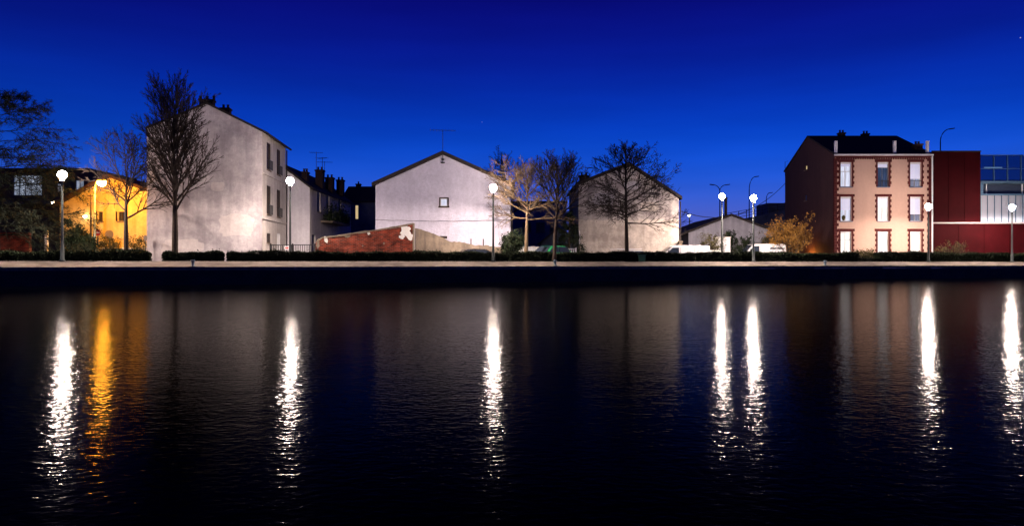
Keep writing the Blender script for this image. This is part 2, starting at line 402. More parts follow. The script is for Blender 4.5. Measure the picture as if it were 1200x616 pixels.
def leaves(centres, size, rng, name, mat, parent, aspect=.5):
    """one leaf-shaped quad at every centre, each turned its own way"""
    C = np.asarray(centres); n = len(C)
    a = rng.normal(size=(n, 3)); a /= np.linalg.norm(a, axis=1, keepdims=True)
    b = np.cross(a, rng.normal(size=(n, 3))); b /= np.linalg.norm(b, axis=1, keepdims=True)
    s = size * rng.uniform(.6, 1.3, (n, 1)); a = a * s; b = b * s * aspect
    V = np.stack([C - a, C + b - a * .1, C + a, C - b - a * .1], axis=1).reshape(-1, 3)
    return quads(V, np.arange(4 * n).reshape(n, 4), name, mat, parent)

def grow(rnd, segs, p, d, L, r, level, maxl, P):
    """a limb that wanders, tapers and throws side shoots"""
    steps = max(3, int(L / P['step'])) if level < maxl else 3
    q = Vector(p); dr = Vector(d).normalized(); sl = L / steps
    pts = []
    for i in range(steps):
        j = P['wander'] * (.9 if level < maxl else .5)
        dr = (dr + Vector((rnd.gauss(0, j), rnd.gauss(0, j), rnd.gauss(0, j))) + Vector((0, 0, P['lift'][min(level, len(P['lift']) - 1)]))).normalized()
        n = q + dr * sl; r1 = r * (1 - .75 * (i + 1) / steps); r0 = r * (1 - .75 * i / steps)
        segs.append((tuple(q), tuple(n), max(r0, P['rmin']), max(r1, P['rmin']))); pts.append((n.copy(), dr.copy(), r1, (i + 1) / steps)); q = n
    if level >= maxl: return
    nb = P['kids'][min(level, len(P['kids']) - 1)]; k = 0
    for c in range(nb):
        n, dd, rr, f = pts[min(len(pts) - 1, int(len(pts) * (P['first'] + (1 - P['first']) * (c + rnd.random()) / nb)))]
        ang = math.radians(rnd.uniform(*P['angle'])); az = k * 2.4 + rnd.uniform(-.6, .6); k += 1
        a = dd.cross(Vector((.3, .2, .9))).normalized(); b = dd.cross(a)
        nd = dd * math.cos(ang) + (a * math.cos(az) + b * math.sin(az)) * math.sin(ang)
        grow(rnd, segs, n, nd, L * P['ratio'] * rnd.uniform(.7, 1.15) * (1.15 - .55 * f), max(rr * .72, P['rmin']), level + 1, maxl, P)

def bare_tree(px, D, gz, top_py, base_crown_py, radius_px, seed, label, shape, trunk_r=.13, maxl=4, mat=None, lean=(0, 0), nlimb=22, group='bare winter trees on the bank'):
    s = F / D; x = (px - CX) / F * D; z1 = zz(top_py, D); H = z1 - gz; zc = zz(base_crown_py, D) - gz; R = radius_px / s
    t = thing('bare_tree', (x, D, gz), label, 'tree', group); rnd = random.Random(seed); mat = mat or M_BARK
    # trunk as its own mesh, with a slight bend, running on into the leader
    fork = zc + (H - zc) * shape.get('leader', .75); pts = []; rad = []
    nT = 12
    for i in range(nT + 1):
        f = i / nT; h = fork * f
        pts.append((lean[0] * f + .05 * math.sin(3 * f + seed), lean[1] * f + .05 * math.cos(2.2 * f + seed), h - .05 * (i == 0)))
        rad.append(trunk_r * ((1.35 if i == 0 else 1) * (1 - .80 * max(0, (h - zc * .6) / max(fork - zc * .6, .1)) ** .8)))
    MB().tube(pts, rad, 9).build('trunk', mat, t, True)
    segs = []; P = dict(step=.3, wander=.075, lift=shape['lift'], rmin=shape.get('rmin', .010), kids=shape['kids'], first=.18, angle=shape.get('angle', (25, 55)), ratio=shape.get('ratio', .5))
    prof = shape['profile']
    for i in range(nlimb):
        f = (i + rnd.random() * .8) / nlimb; h = zc + (fork - zc) * f
        k = min(nT - 1, int(h / fork * nT)); g = h / fork * nT - k
        p = Vector(pts[k]).lerp(Vector(pts[k + 1]), min(1, g)); az = i * 2.399 + rnd.uniform(-.4, .4)
        tilt = math.radians(shape['tilt'](f) + rnd.uniform(-8, 8))
        d = Vector((math.cos(az) * math.sin(tilt), math.sin(az) * math.sin(tilt), math.cos(tilt)))
        L = prof(f, H, R, h) * rnd.uniform(.8, 1.12)
        if h + L * math.cos(tilt) > H: L = max(.4, (H - h) / max(math.cos(tilt), .2))
        grow(rnd, segs, p, d, L, trunk_r * shape.get('limb', .42) * (1 - .55 * f), 1, maxl, P)
    frustums(segs, 'crown', mat, t, 4)
    return t

def bush(px, D, gz, top_py, rad_px, seed, label, name='shrub', nleaf=2600, leafmat=None, size=.06, group=None, cat='shrub', stems=9, upright=.5, stemmat=None):
    s = F / D; x = (px - CX) / F * D; H = zz(top_py, D) - gz; R = rad_px / s
    t = thing(name, (x, D, gz), label, cat, group); rnd = random.Random(seed); rng = np.random.default_rng(seed)
    segs = []; P = dict(step=.16, wander=.10, lift=(.02, .03, .03, .02), rmin=.006, kids=(5, 5, 4), first=.25, angle=(20, 55), ratio=.5)
    for i in range(stems):
        az = i * 2.4; tl = math.radians(rnd.uniform(8, 20 + 40 * (1 - upright)))
        grow(rnd, segs, (math.cos(az) * .08, math.sin(az) * .08, -.03), (math.cos(az) * math.sin(tl), math.sin(az) * math.sin(tl), math.cos(tl)), H * rnd.uniform(.6, .92), .022, 0, 3, P)
    ends = np.array([s_[1] for s_ in segs])
    m = (np.hypot(ends[:, 0], ends[:, 1]) < R) & (ends[:, 2] > .1 * H) & (ends[:, 2] < H)
    frustums([s_ for s_, k in zip(segs, m) if k], 'stems', stemmat or M_BARK, t, 3)
    ends = ends[m]
    C = ends[rng.integers(0, len(ends), nleaf)] + rng.normal(scale=size * 1.3, size=(nleaf, 3))
    leaves(C, size, rng, 'foliage', leafmat or M_LEAFY, t)
    return t

# ================================================================== THE SETTING
T0, T1 = -290.0, 330.0
def strip(name, prof, mat, t0=T0, t1=T1, parent=None, step=None):
    """sheet along the quay; prof: list of (offset behind lamp line, z)"""
    mb = MB(); ts = [t0, t1] if not step else list(np.arange(t0, t1 + step, step))
    for a, b in zip(ts[:-1], ts[1:]):
        for (o0, z0), (o1, z1) in zip(prof[:-1], prof[1:]):
            mb.quad(along(a, o0, z0), along(b, o0, z0), along(b, o1, z1), along(a, o1, z1))
    return mb.build(name, mat, parent)
EDGE = -2.35
w = MB().quad((-330, -120, WATERZ), (330, -120, WATERZ), (330, 140, WATERZ), (-330, 140, WATERZ)).build('water', M_WATER); tag(w, kind='structure')
q = strip('quay_wall', [(EDGE, -2), (EDGE, ZQ - .18)], M_QUAY); tag(q, kind='structure')
# coping stones along the part of the quay the photograph shows, each a block of its own
rnd = random.Random(5)
t = -8.0; stone = None
while t < 84:
    L = 1.5
    if stone is None:
        g = .006
        stone = MB().box(g, L - g, -.03, .42, -.18, 0).build('coping_stone', M_COPE, q); so = stone
    else: so = share(stone, q)
    p = along(t, EDGE, ZQ + rnd.uniform(-.006, .006)); so.location = p; so.rotation_euler = (rnd.uniform(-.012, .012), 0, QANG + rnd.uniform(-.003, .003)); t += L
pth = strip('quay_path', [(EDGE + .40, ZQ - .025), (EDGE + 1.2, ZQ + .10), (.1, ZG), (1.3, ZG)], M_PATH); tag(pth, kind='structure')
gr = strip('ground', [(1.3, ZG), (2.6, GZ), (240, GZ)], M_GROUND, -290, 330); tag(gr, kind='structure')

# hedges: runs between the gaps
def hedge(px0, px1, label, hfun, seed, n=None):
    a = line_at(px0, .75, ZG); b = line_at(px1, .75, ZG); L = (b - a).length
    t = thing('hedge', a, label, 'hedge', 'clipped hedges along the quay path', QANG); rng = np.random.default_rng(seed)
    n = n or int(L * 1500)
    x = rng.uniform(0, L, n); hh = hfun(x / max(L, .01)) + .035 * np.sin(x * 2.1 + seed) + .03 * np.sin(x * 5.3) + .03 * np.sin(x * .7 + seed * 2) + rng.normal(scale=.022, size=n) + .16 * (rng.random(n) > .985) * rng.random(n)
    ends = np.minimum(1, np.minimum(x, L - x) / .18) ** .5
    hh = hh * (.75 + .25 * ends); half = .40 * (.7 + .3 * ends)
    side = rng.random(n); y = np.where(side < .5, -half, np.where(side < .62, half, rng.uniform(-half, half)))
    z = np.where(side < .62, rng.uniform(0, 1, n) * hh, hh) + rng.normal(scale=.02, size=n)
    y = y + rng.normal(scale=.03, size=n)
    leaves(np.stack([x, y, np.maximum(z, .01)], 1), .055, rng, 'foliage', M_LEAFH, t)
    mb = MB(); k = max(2, int(L / .5)); xs = np.linspace(.05, L - .05, k)
    core = [(float(u), float(hfun(np.array([u / L]))[0]) - .06 + .03 * math.sin(u * 2.1 + seed)) for u in xs]
    for (u0, h0), (u1, h1) in zip(core[:-1], core[1:]):
        mb.quad((u0, -.34, 0), (u1, -.34, 0), (u1, -.34, h1), (u0, -.34, h0)); mb.quad((u0, .34, 0), (u0, .34, h0), (u1, .34, h1), (u1, .34, 0))
        mb.quad((u0, -.34, h0), (u1, -.34, h1), (u1, .34, h1), (u0, .34, h0))
    mb.quad((.05, -.34, 0), (.05, .34, 0), (.05, .34, core[0][1]), (.05, -.34, core[0][1])); mb.quad((L - .05, -.34, 0), (L - .05, .34, 0), (L - .05, .34, core[-1][1]), (L - .05, -.34, core[-1][1]))
    mb.build('branch_core', M_LEAFH, t)
hedge(-90, 177, 'low clipped dark hedge in front of the yellow house', lambda f: .50 + .03 * np.sin(f * 9), 1)
hedge(191, 263, 'short low hedge below the tallest bare tree', lambda f: .50 + 0 * f, 2)
hedge(266, 595, 'long low hedge in front of the red brick wall', lambda f: .50 + .04 * f, 3)
hedge(597, 812, 'low hedge in front of the house behind the spreading tree', lambda f: .54 + .04 * f, 4)
hedge(815, 1003, 'low hedge in front of the white van and orange bush', lambda f: .60 + .03 * np.sin(f * 7), 5)
hedge(1027, 1290, 'low hedge in front of the red building', lambda f: .66 + .02 * np.sin(f * 8), 6)
hedge(1003.5, 1026.5, 'dipped pale gap in the hedge before the salmon house', lambda f: .34 + 0 * f, 7, 300)

# ================================================================== BUILDINGS
def house_front(name, px0, px1, D, label, cat='house', rz=0.0, gz=GZ):
    x0 = (px0 - CX) / F * D; t = thing(name, (x0, D, gz), label, cat, rz=rz); return t, (px1 - px0) / F * D
def lz(py, D): return zz(py, D) - GZ                 # local height above the street
def lx(px, px0, D): return (px - px0) / F * D
XA, YA = Vector((1, 0, 0)), Vector((0, 1, 0))

# ---- yellow house, far left
D = 46.5; h, Wd = house_front('yellow_house', 70, 180, D, 'low yellow gabled house lit by the orange street lamp')
zl, zr, za, xa = lz(240, D), lz(227, D), lz(208, D), lx(129, 70, D); dep = 8
holes = [(lx(115.5, 70, D), lx(120.5, 70, D), lz(259, D), lz(248, D)), (lx(139, 70, D), lx(146, 70, D), lz(259, D), lz(248, D))]
mb = MB(); wall_panel(mb, (0, 0, 0), XA, YA, Wd, 0, zl, zr, (xa, za), holes, .15)
wall_panel(mb, (0, dep, 0), YA * -1, XA, dep, 0, zl); wall_panel(mb, (Wd, 0, 0), YA, XA * -1, dep, 0, zr)
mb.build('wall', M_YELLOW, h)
mb = MB(); k = .30; sl = (za - zl) / xa; sr = (za - zr) / (Wd - xa)
roof_slab(mb, [(-k, zl - sl * k + .01), (xa, za + .01), (Wd + k, zr - sr * k + .01)], 'y', -.35, dep + .3, .22); mb.build('roof', M_ROOFB, h)
for i, (a0, a1, z0, z1) in enumerate(holes):
    window(h, (a0, 0, z0), XA, YA, a1 - a0, z1 - z0, M_DARKWOOD, dep=.15, bars=1)
    sh = MB().box(0, .05, 0, .24, 0, z1 - z0)
    o = sh.build('shutter', M_DARKWOOD, h); o.location = (a0 - .06, -.25, z0); o.rotation_euler = (0, 0, .35)
wl = MB().lathe([(.05, -.1), (.12, -.02), (.12, .06), (.04, .1)], (lx(102, 70, D), -.22, lz(254, D)), 10).build('wall_lamp', M_SMALLLAMP, h)
MB().box(-.03, .03, 0, .1, -.04, .04).build('bracket', M_IRON, wl).location = (lx(102, 70, D), -.11, lz(254, D))

# ---- tall house with the big blank gable
D = 43.9; RZ = math.radians(5); h = thing('tall_house', ((172 - CX) / F * D, D, GZ), 'tall three storey house with big stained blank gable', 'house', rz=RZ)
Wd, dep = 7.22, 6.3; zl, zr, za, xa = 8.76, 8.70, 10.42, 3.72
mb = MB(); wall_panel(mb, (0, 0, 0), XA, YA, Wd, 0, zl, zr, (xa, za))
wall_panel(mb, (0, dep, 0), YA * -1, XA, dep, 0, zl); wall_panel(mb, (Wd, dep, 0), XA * -1, YA * -1, Wd, 0, zr, zl, (Wd - xa, za))
mb.build('wall', M_GABLE1, h)
holes = []
for c, zs in ((1.58, [(6.42, 8.22), (3.42, 5.35), (1.5, 2.15)]), (4.2, [(6.42, 8.22), (3.42, 5.35), (0.02, 2.25)])):
    for z0, z1 in zs: holes.append((c - .47, c + .47, z0, z1))
mb = MB(); wall_panel(mb, (Wd, 0, 0), YA, XA * -1, dep, 0, zr, None, None, holes, .09); mb.build('street_front', M_SIDE1, h)
for i, (a0, a1, z0, z1) in enumerate(holes):
    lit = (i == 5)
    f, put = window(h, (Wd, a0, z0), YA, XA * -1, a1 - a0, z1 - z0, M_WHITEPAINT if lit else M_DARKWOOD, M_PATCH if lit else None, .09, sill=not lit, nm='door' if lit else 'window')
    if i in (0, 1, 3, 4):                              # iron guards before the windows
        g = MB(); w_ = a1 - a0
        for k in range(9): g.box(w_ * k / 8 - .01, w_ * k / 8 + .01, -.17, -.15, .02, .62)
        g.box(-.02, w_ + .02, -.175, -.145, .6, .63).box(-.02, w_ + .02, -.175, -.145, 0, .03).box(-.02, 0, -.15, 0, .59, .62).box(w_, w_ + .02, -.15, 0, .59, .62)
        g.build('window_guard', M_IRON, f)
mb = MB(); mb.box(Wd + .004, Wd + .09, -.02, dep, 3.02, 3.14).box(Wd + .004, Wd + .09, -.02, dep, 5.98, 6.08).build('string_course', M_SIDE1, h)
sl = (za - zl) / xa; sr = (za - zr) / (Wd - xa); k1, k2 = .05, .32
mb = MB(); roof_slab(mb, [(-k1, zl - sl * k1 + .01), (xa, za + .01), (Wd + k2, zr - sr * k2 + .01)], 'y', -.06, dep + .1, .14); mb.build('roof', M_ROOF, h)
MB().tube([(Wd + .36, -.05, zr - .12), (Wd + .36, dep + .1, zr - .12)], .07, 8).build('gutter', M_FASCIA, h)
MB().tube([(Wd + .1, dep - .1, zr - .2), (Wd + .1, dep - .1, .1)], .05, 8).build('downpipe', M_FASCIA, h)
chimney(h, 3.35, 1.2, za - .25, za + .55, .85, .5, 3)
chimney(h, 3.9, 3.2, za - .35, za + .45, .6, .5, 2)

def wall_patch(parent, x, z, w_, hh, seed, mat, y=-.008):
    r = random.Random(seed); pts = []
    for k in range(26):
        a = 2 * math.pi * k / 26; c, s_ = math.cos(a), math.sin(a); q_ = r.uniform(.86, 1.06)
        pts.append((x + math.copysign(abs(c) ** .55, c) * w_ / 2 * q_, z + math.copysign(abs(s_) ** .55, s_) * hh / 2 * q_))
    MB().prism(pts[::-1], 'y', y, .003).build('render_patch', mat, parent)
M_GP1 = plaster('render_patch_pale', (.69, .64, .62), (.3, .27, .28), streak=.2, big=.4, bumpd=.04)
M_GP2 = plaster('render_patch_grey', (.57, .535, .55), (.18, .17, .19), streak=.3, big=.5, bumpd=.04)
wall_patch(h, 5.6, 2.6, 2.3, 1.5, 1, M_GP1); wall_patch(h, 2.2, 1.2, 2.6, 1.0, 2, M_GP1); wall_patch(h, 6.3, 6.9, 1.1, 2.2, 3, M_GP2); wall_patch(h, 1.1, 5.4, 1.4, 2.0, 4, M_GP2); wall_patch(h, 4.4, 5.1, .9, .6, 5, M_GP1)

# ---- white row house in the side street
D = 51; X1 = (363 - CX) / F * D; Wd, dep = 4.6, 13.0
h = thing('row_house', (X1 - Wd, D, GZ), 'white row house with blank gable end behind the street lamp', 'house')
zl = lz(220, D); za = lz(195, D) + .15; xa = Wd * .5
holes = [(1.9, 2.9, 4.15, 5.9), (4.6, 5.6, 4.15, 5.9), (8.4, 9.4, 4.15, 5.9), (.5, 1.5, .6, 2.3), (3.4, 4.5, .05, 2.3), (6.4, 7.4, .6, 2.3)]
mb = MB(); wall_panel(mb, (0, 0, 0), XA, YA, Wd, 0, zl, None, (xa, za)); wall_panel(mb, (0, dep, 0), YA * -1, XA, dep, 0, zl)
mb.build('wall', M_ROW, h)
mb = MB(); wall_panel(mb, (Wd, 0, 0), YA, XA * -1, dep, 0, zl, None, None, holes, .2); mb.build('street_front', M_SIDE1, h)
for a0, a1, z0, z1 in holes: window(h, (Wd, a0, z0), YA, XA * -1, a1 - a0, z1 - z0, M_DARKWOOD, dep=.2)
sl = (za - zl) / xa
mb = MB(); roof_slab(mb, [(-.2, zl - sl * .2 + .01), (xa, za + .01), (Wd + .28, zl - sl * .28 + .01)], 'y', -.12, dep + .05, .18); mb.build('roof', M_ROOF, h)
bal = MB().box(Wd + .004, Wd + .95, 2.9, 8.6, 3.35, 3.5).build('balcony', M_CONC, h)
g = MB()
for k in range(46): y = 2.95 + k * .125; g.box(Wd + .90, Wd + .92, y, y + .02, 3.5, 4.4)
g.box(Wd + .88, Wd + .94, 2.9, 8.6, 4.4, 4.44).build('balcony_railing', M_IRON, bal)
rng = np.random.default_rng(8); C = np.stack([Wd + rng.normal(.7, .22, 2500), rng.uniform(2.6, 8.6, 2500), 3.5 + np.abs(rng.normal(0, .55, 2500))], 1)
leaves(C, .1, rng, 'balcony_plants', M_LEAFD, h)
for (px, py0, py1, dd, w_) in ((358, 197, 210, 52.5, .4), (375, 195, 214, 55.5, .6), (386.5, 204, 218, 58.2, .65), (399, 207, 222, 61.5, .6)):
    x = (px - CX) / F * dd - (X1 - Wd); chimney(h, x, dd - D, lz(py1, dd) - .6, lz(py0, dd) - .3, w_, .6, 2)
def antenna(parent, x, y, z0, z1, L, n, rz=0.0, el=.35, name='antenna'):
    m = MB(); m.tube([(0, 0, 0), (0, 0, z1 - z0)], .02, 5)
    m.tube([(-L / 2, 0, z1 - z0 - .06), (L / 2, 0, z1 - z0 - .06)], .014, 4)
    for k in range(n):
        xx = -L / 2 + L * k / (n - 1); m.tube([(xx, -el * (1 - .4 * k / n), z1 - z0 - .06), (xx, el * (1 - .4 * k / n), z1 - z0 - .06)], .009, 4)
    o = m.build(name, M_IRON, parent); o.location = (x, y, z0); o.rotation_euler = (0, 0, rz); return o
antenna(h, (371.5 - CX) / F * 55.5 - (X1 - Wd), 4.3, lz(200, 55.5), lz(178.5, 55.5), 1.0, 7, .2)
antenna(h, (377 - CX) / F * 55.5 - (X1 - Wd), 4.7, lz(200, 55.5), lz(184, 55.5), .9, 6, -.4)
antenna(h, (380 - CX) / F * 58 - (X1 - Wd), 7.1, lz(206, 58), lz(189, 58), 1.3, 8, .1)

# ---- dark house at the end of the side street
D = 71; h, Wd = house_front('street_end_house', 400, 455, D, 'unlit dark house closing the end of the side street')
ze = lz(236, D); za = lz(216, D); dep = 7
hole = [(lx(415.8, 400, D), lx(420.2, 400, D), lz(257, D), lz(240, D)), (lx(405, 400, D), lx(410, 400, D), lz(257, D), lz(240, D))]
mb = MB(); wall_panel(mb, (0, 0, 0), XA, YA, Wd, 0, ze, None, None, hole, .15); wall_panel(mb, (Wd, 0, 0), YA, XA * -1, dep, 0, ze, None, (dep / 2, za)); wall_panel(mb, (0, dep, 0), YA * -1, XA, dep, 0, ze, None, (dep / 2, za))
mb.build('wall', M_BLUEGREY, h)
M_CURT_Y = curtain_mat('yellow_lit_curtain', (1, .75, .4), .75, .6)
M_CURT_W = curtain_mat('white_lit_curtain', (.80, .82, 1.0), 1.1, .55)
M_CURT_D = curtain_mat('dim_lit_curtain', (.62, .66, .95), .62, .45)
M_CURT_B = curtain_mat('bright_lit_curtain', (1, .93, .86), 1.5, .7)
for i, (a0, a1, z0, z1) in enumerate(hole): window(h, (a0, 0, z0), XA, YA, a1 - a0, z1 - z0, M_DARKWOOD, M_CURT_Y if i == 0 else None, .15, bars=0)
mb = MB(); roof_slab(mb, [(-.3, ze - .15), (dep / 2, za), (dep + .3, ze - .15)], 'x', -.1, Wd + .1, .18); mb.build('roof', M_ROOF, h)
chimney(h, 1.0, dep / 2, za - .2, za + .45, .5, .4, 1)

# ---- barn-like white house with the small lit window
D = 48.2; h, Wd = house_front('white_gabled_house', 440, 598, D, 'broad white gabled house with one small lit window')
ze = lz(217, D); za = lz(181.5, D); xa = lx(519, 440, D); dep = 10
hl = [(lx(516.2, 440, D), lx(524.4, 440, D), lz(241.5, D), lz(232.6, D)), (lx(515.4, 440, D), lx(524, 440, D), lz(279.5, D), lz(276.5, D))]
mb = MB(); wall_panel(mb, (0, 0, 0), XA, YA, Wd, 0, ze, None, (xa, za), hl, .16); wall_panel(mb, (0, dep, 0), YA * -1, XA, dep, 0, ze); wall_panel(mb, (Wd, 0, 0), YA, XA * -1, dep, 0, ze)
mb.build('wall', M_BARN, h)
a0, a1, z0, z1 = hl[0]; f, put = window(h, (a0, 0, z0), XA, YA, a1 - a0, z1 - z0, M_WHITEPAINT, M_CURT_W, .12, bars=0, sill=False)
s_ = MB().box(-.14, a1 - a0 + .14, -.09, .02, -.11, -.003).build('sill', M_DARKWOOD, f); 
MB().box(-.09, -.003, -.05, .02, 0, z1 - z0).box(a1 - a0 + .003, a1 - a0 + .09, -.05, .02, 0, z1 - z0).box(-.09, a1 - a0 + .09, -.05, .02, z1 - z0 + .003, z1 - z0 + .08).build('surround', M_DARKWOOD, f)
a0, a1, z0, z1 = hl[1]; window(h, (a0, 0, z0), XA, YA, a1 - a0, z1 - z0, M_DARKWOOD, M_IRON, .12, bars=1, sill=False, nm='air_vent')
k = .22; sl = (za - ze) / xa
mb = MB(); roof_slab(mb, [(-k, ze - sl * k + .012), (xa, za + .012), (Wd + k + .1, ze - sl * (k + .1) + .012)], 'y', -.28, dep + .2, .25); mb.build('roof', M_ROOF, h)
sag = [(Wd * i / 24, -.05, lz(257.5, D) - .10 * math.sin(math.pi * i / 24) + .02 * math.sin(i * 1.7)) for i in range(25)]
MB().tube(sag, .013, 4).build('cable', M_IRON, h)
MB().box(xa - .09, xa + .09, -.14, 0, lz(188, D), lz(186.2, D)).box(xa - .14, xa + .14, -.1, 0, lz(191.5, D), lz(190, D)).tube([(xa, -.06, lz(192, D)), (xa, -.06, za - .05)], .02, 5).build('mast_bracket', M_IRON, h)
antenna(h, xa, -.06, za - .3, lz(152, D), 1.75, 9, .12, .5)
MB().tube([(Wd + .12, .1, ze - .1), (Wd + .12, .1, .1)], .05, 8).build('downpipe', M_FASCIA, h)

# ---- house behind the spreading tree
D = 54; h, Wd = house_front('patchy_gabled_house', 678, 795.5, D, 'gabled house with patchy stained wall behind a spreading tree')
zl, zr, za, xa, dep = lz(217, D), lz(232, D), lz(194, D), lx(737, 678, D), 9
mb = MB(); wall_panel(mb, (0, 0, 0), XA, YA, Wd, 0, zl, zr, (xa, za)); wall_panel(mb, (Wd, 0, 0), YA, XA * -1, dep, 0, zr); mb.build('wall', M_GABLE3, h)
MB_ = MB(); wall_panel(MB_, (0, dep, 0), YA * -1, XA, dep, 0, zl); MB_.build('side_wall', M_BLUEGREY, h)
sl = (za - zl) / xa; sr = (za - zr) / (Wd - xa)
mb = MB(); roof_slab(mb, [(-.2, zl - sl * .2 + .012), (xa, za + .012), (Wd + .22, zr - sr * .22 + .012)], 'y', -.2, dep + .2, .26); mb.build('roof', M_ROOF, h)
chimney(h, lx(686, 678, D), 1.0, zl - .2, lz(204, D), .75, .6, 2)
MB().tube([(.07, -.06, lz(270, D)), (.07, -.06, lz(287, D))], .035, 8).build('downpipe', M_WHITEPAINT, h)
MB().tube([(Wd + .12, .0, zr - .25), (Wd + .12, .0, .1)], .05, 8).build('drainpipe', M_FASCIA, h)
M_G3L = plaster('pale_lower_render', (.76, .68, .60), (.24, .2, .18), streak=.3, big=.75, bumpd=.05)
lo = [(0, 0), (Wd, 0)] + [(Wd - Wd * k / 30, lz(257.5, D) + .05 * math.sin(k * 1.3) + .04 * math.sin(k * 3.1)) for k in range(31)]
MB().prism([(max(.003, min(Wd - .003, a)), max(b_, .003)) for a, b_ in lo], 'y', -.015, .002).build('lower_render', M_G3L, h)
wall_patch(h, 2.0, 5.2, 1.8, 1.0, 11, M_GP2); wall_patch(h, 5.6, 4.6, 1.5, .8, 12, M_G3L); wall_patch(h, 4.2, 6.3, 1.2, .7, 13, M_GP2)

# ---- dark blue building and roofs between the two gabled houses
D = 66; h, Wd = house_front('blue_block', 596, 664, D, 'dark blue flat building between the two gabled houses', 'building')
zt = lz(238, D)
hl = [(lx(p, 596, D), lx(p, 596, D) + .9, lz(272, D), lz(260, D)) for p in (612, 628, 644)]
mb = MB(); wall_panel(mb, (0, 0, 0), XA, YA, Wd, 0, zt, None, None, hl, .12); wall_panel(mb, (Wd, 0, 0), YA, XA * -1, 8, 0, zt); wall_panel(mb, (0, 8, 0), YA * -1, XA, 8, 0, zt); mb.build('wall', principled('blue_render', (.13, .21, .42), .9, .1, noise=(.8, 5, (.08, .13, .28), .2)), h)
for a0, a1, z0, z1 in hl: window(h, (a0, 0, z0), XA, YA, a1 - a0, z1 - z0, M_BLUEPAINT, dep=.12)
MB().box(-.1, Wd + .1, -.1, 8.1, zt + .003, zt + .2).build('roof', M_ROOF, h)
D = 58; h, Wd = house_front('low_garage', 634, 676, D, 'low dark garage with sloping roof beside the conifer', 'garage')
zl, zr, za = lz(284, D), lz(284, D), lz(268, D)
mb = MB(); wall_panel(mb, (0, 0, 0), XA, YA, Wd, 0, zl, None, (Wd / 2, za)); wall_panel(mb, (0, 5, 0), YA * -1, XA, 5, 0, zl); wall_panel(mb, (Wd, 0, 0), YA, XA * -1, 5, 0, zl); mb.build('wall', M_BLUEGREY, h)
mb = MB(); s_ = (za - zl) / (Wd / 2); roof_slab(mb, [(-.2, zl - .2 * s_), (Wd / 2, za + .01), (Wd + .2, zl - .2 * s_)], 'y', -.3, 5.2, .12); mb.build('roof', M_ROOF, h)

# ---- low industrial shed
D = 60; h, Wd = house_front('low_shed', 807, 906, D, 'low grey gabled shed behind the two close street lamps', 'shed')
zl, za, xa, dep = lz(272.5, D), lz(253, D), lx(857, 807, D), 12
mb = MB(); wall_panel(mb, (0, 0, 0), XA, YA, Wd, 0, zl, lz(271, D), (xa, za)); wall_panel(mb, (0, dep, 0), YA * -1, XA, dep, 0, zl); wall_panel(mb, (Wd, 0, 0), YA, XA * -1, dep, 0, lz(271, D)); mb.build('wall', M_SHED, h)
sl = (za - zl) / xa
mb = MB(); roof_slab(mb, [(-.75, zl - sl * .75 + .01), (xa, za + .01), (Wd + .2, lz(271, D) - .1)], 'y', -.2, dep + .2, .18); mb.build('roof', M_ROOF, h)
MB().lathe([(.13, 0), (.13, 1.9), (.16, 1.92), (.16, 2.05), (.1, 2.06)], (lx(855.5, 807, D), 1.2, za - .3), 12).build('flue_pipe', M_FASCIA, h, True)

# ---- three storey salmon house with brick trim
D = 58.4; PX0 = 978; h = thing('salmon_house', ((PX0 - CX) / F * D, D, GZ), 'three storey salmon house with red brick trimmed lit windows', 'house')
Wd = lx(1091, PX0, D); dep = 10.6; ze = lz(182, D); ridge = zz(161, D + dep / 2) - GZ
cols, rows = (991.5, 1035, 1073), ((190, 219), (230.5, 259), (271, 297.5))
holes = []
for (y0, y1) in rows:
    for c in cols: holes.append((lx(c - 6.6, PX0, D), lx(c + 6.6, PX0, D), lz(y1, D), lz(y0, D)))
mb = MB(); wall_panel(mb, (0, 0, 0), XA, YA, Wd, 0, ze, None, None, holes, .26); mb.build('street_front', M_SALMON, h)
side_h = [(4.6, 5.2, lz(199, 64), lz(193.5, 64)), (4.6, 5.1, lz(235, 64), lz(228, 64))]
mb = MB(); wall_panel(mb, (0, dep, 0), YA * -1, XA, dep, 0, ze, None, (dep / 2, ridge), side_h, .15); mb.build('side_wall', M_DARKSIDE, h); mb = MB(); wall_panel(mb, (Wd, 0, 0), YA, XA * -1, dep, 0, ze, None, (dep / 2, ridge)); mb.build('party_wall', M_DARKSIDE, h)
for i, (a0, a1, z0, z1) in enumerate(side_h): window(h, (0, dep - a0, z0), YA * -1, XA, a1 - a0, z1 - z0, M_DARKWOOD, M_CURT_Y if i == 0 else None, .15, bars=0)
M_CURT_N = curtain_mat('dim_blue_room', (.25, .38, .8), .22, .3)
kinds = [M_CURT_W, M_CURT_N, M_CURT_D, M_CURT_W, M_CURT_B, M_CURT_D, M_CURT_B, M_CURT_B, M_CURT_B]
shut = [.12, .16, .62, .5, .34, .66, .0, .0, .0]
M_SHUT = principled('roller_shutter', (.62, .64, .74), .6, .3, emit=(.55, .6, .9), estr=.35)  # slats given a faint blue glow of their own
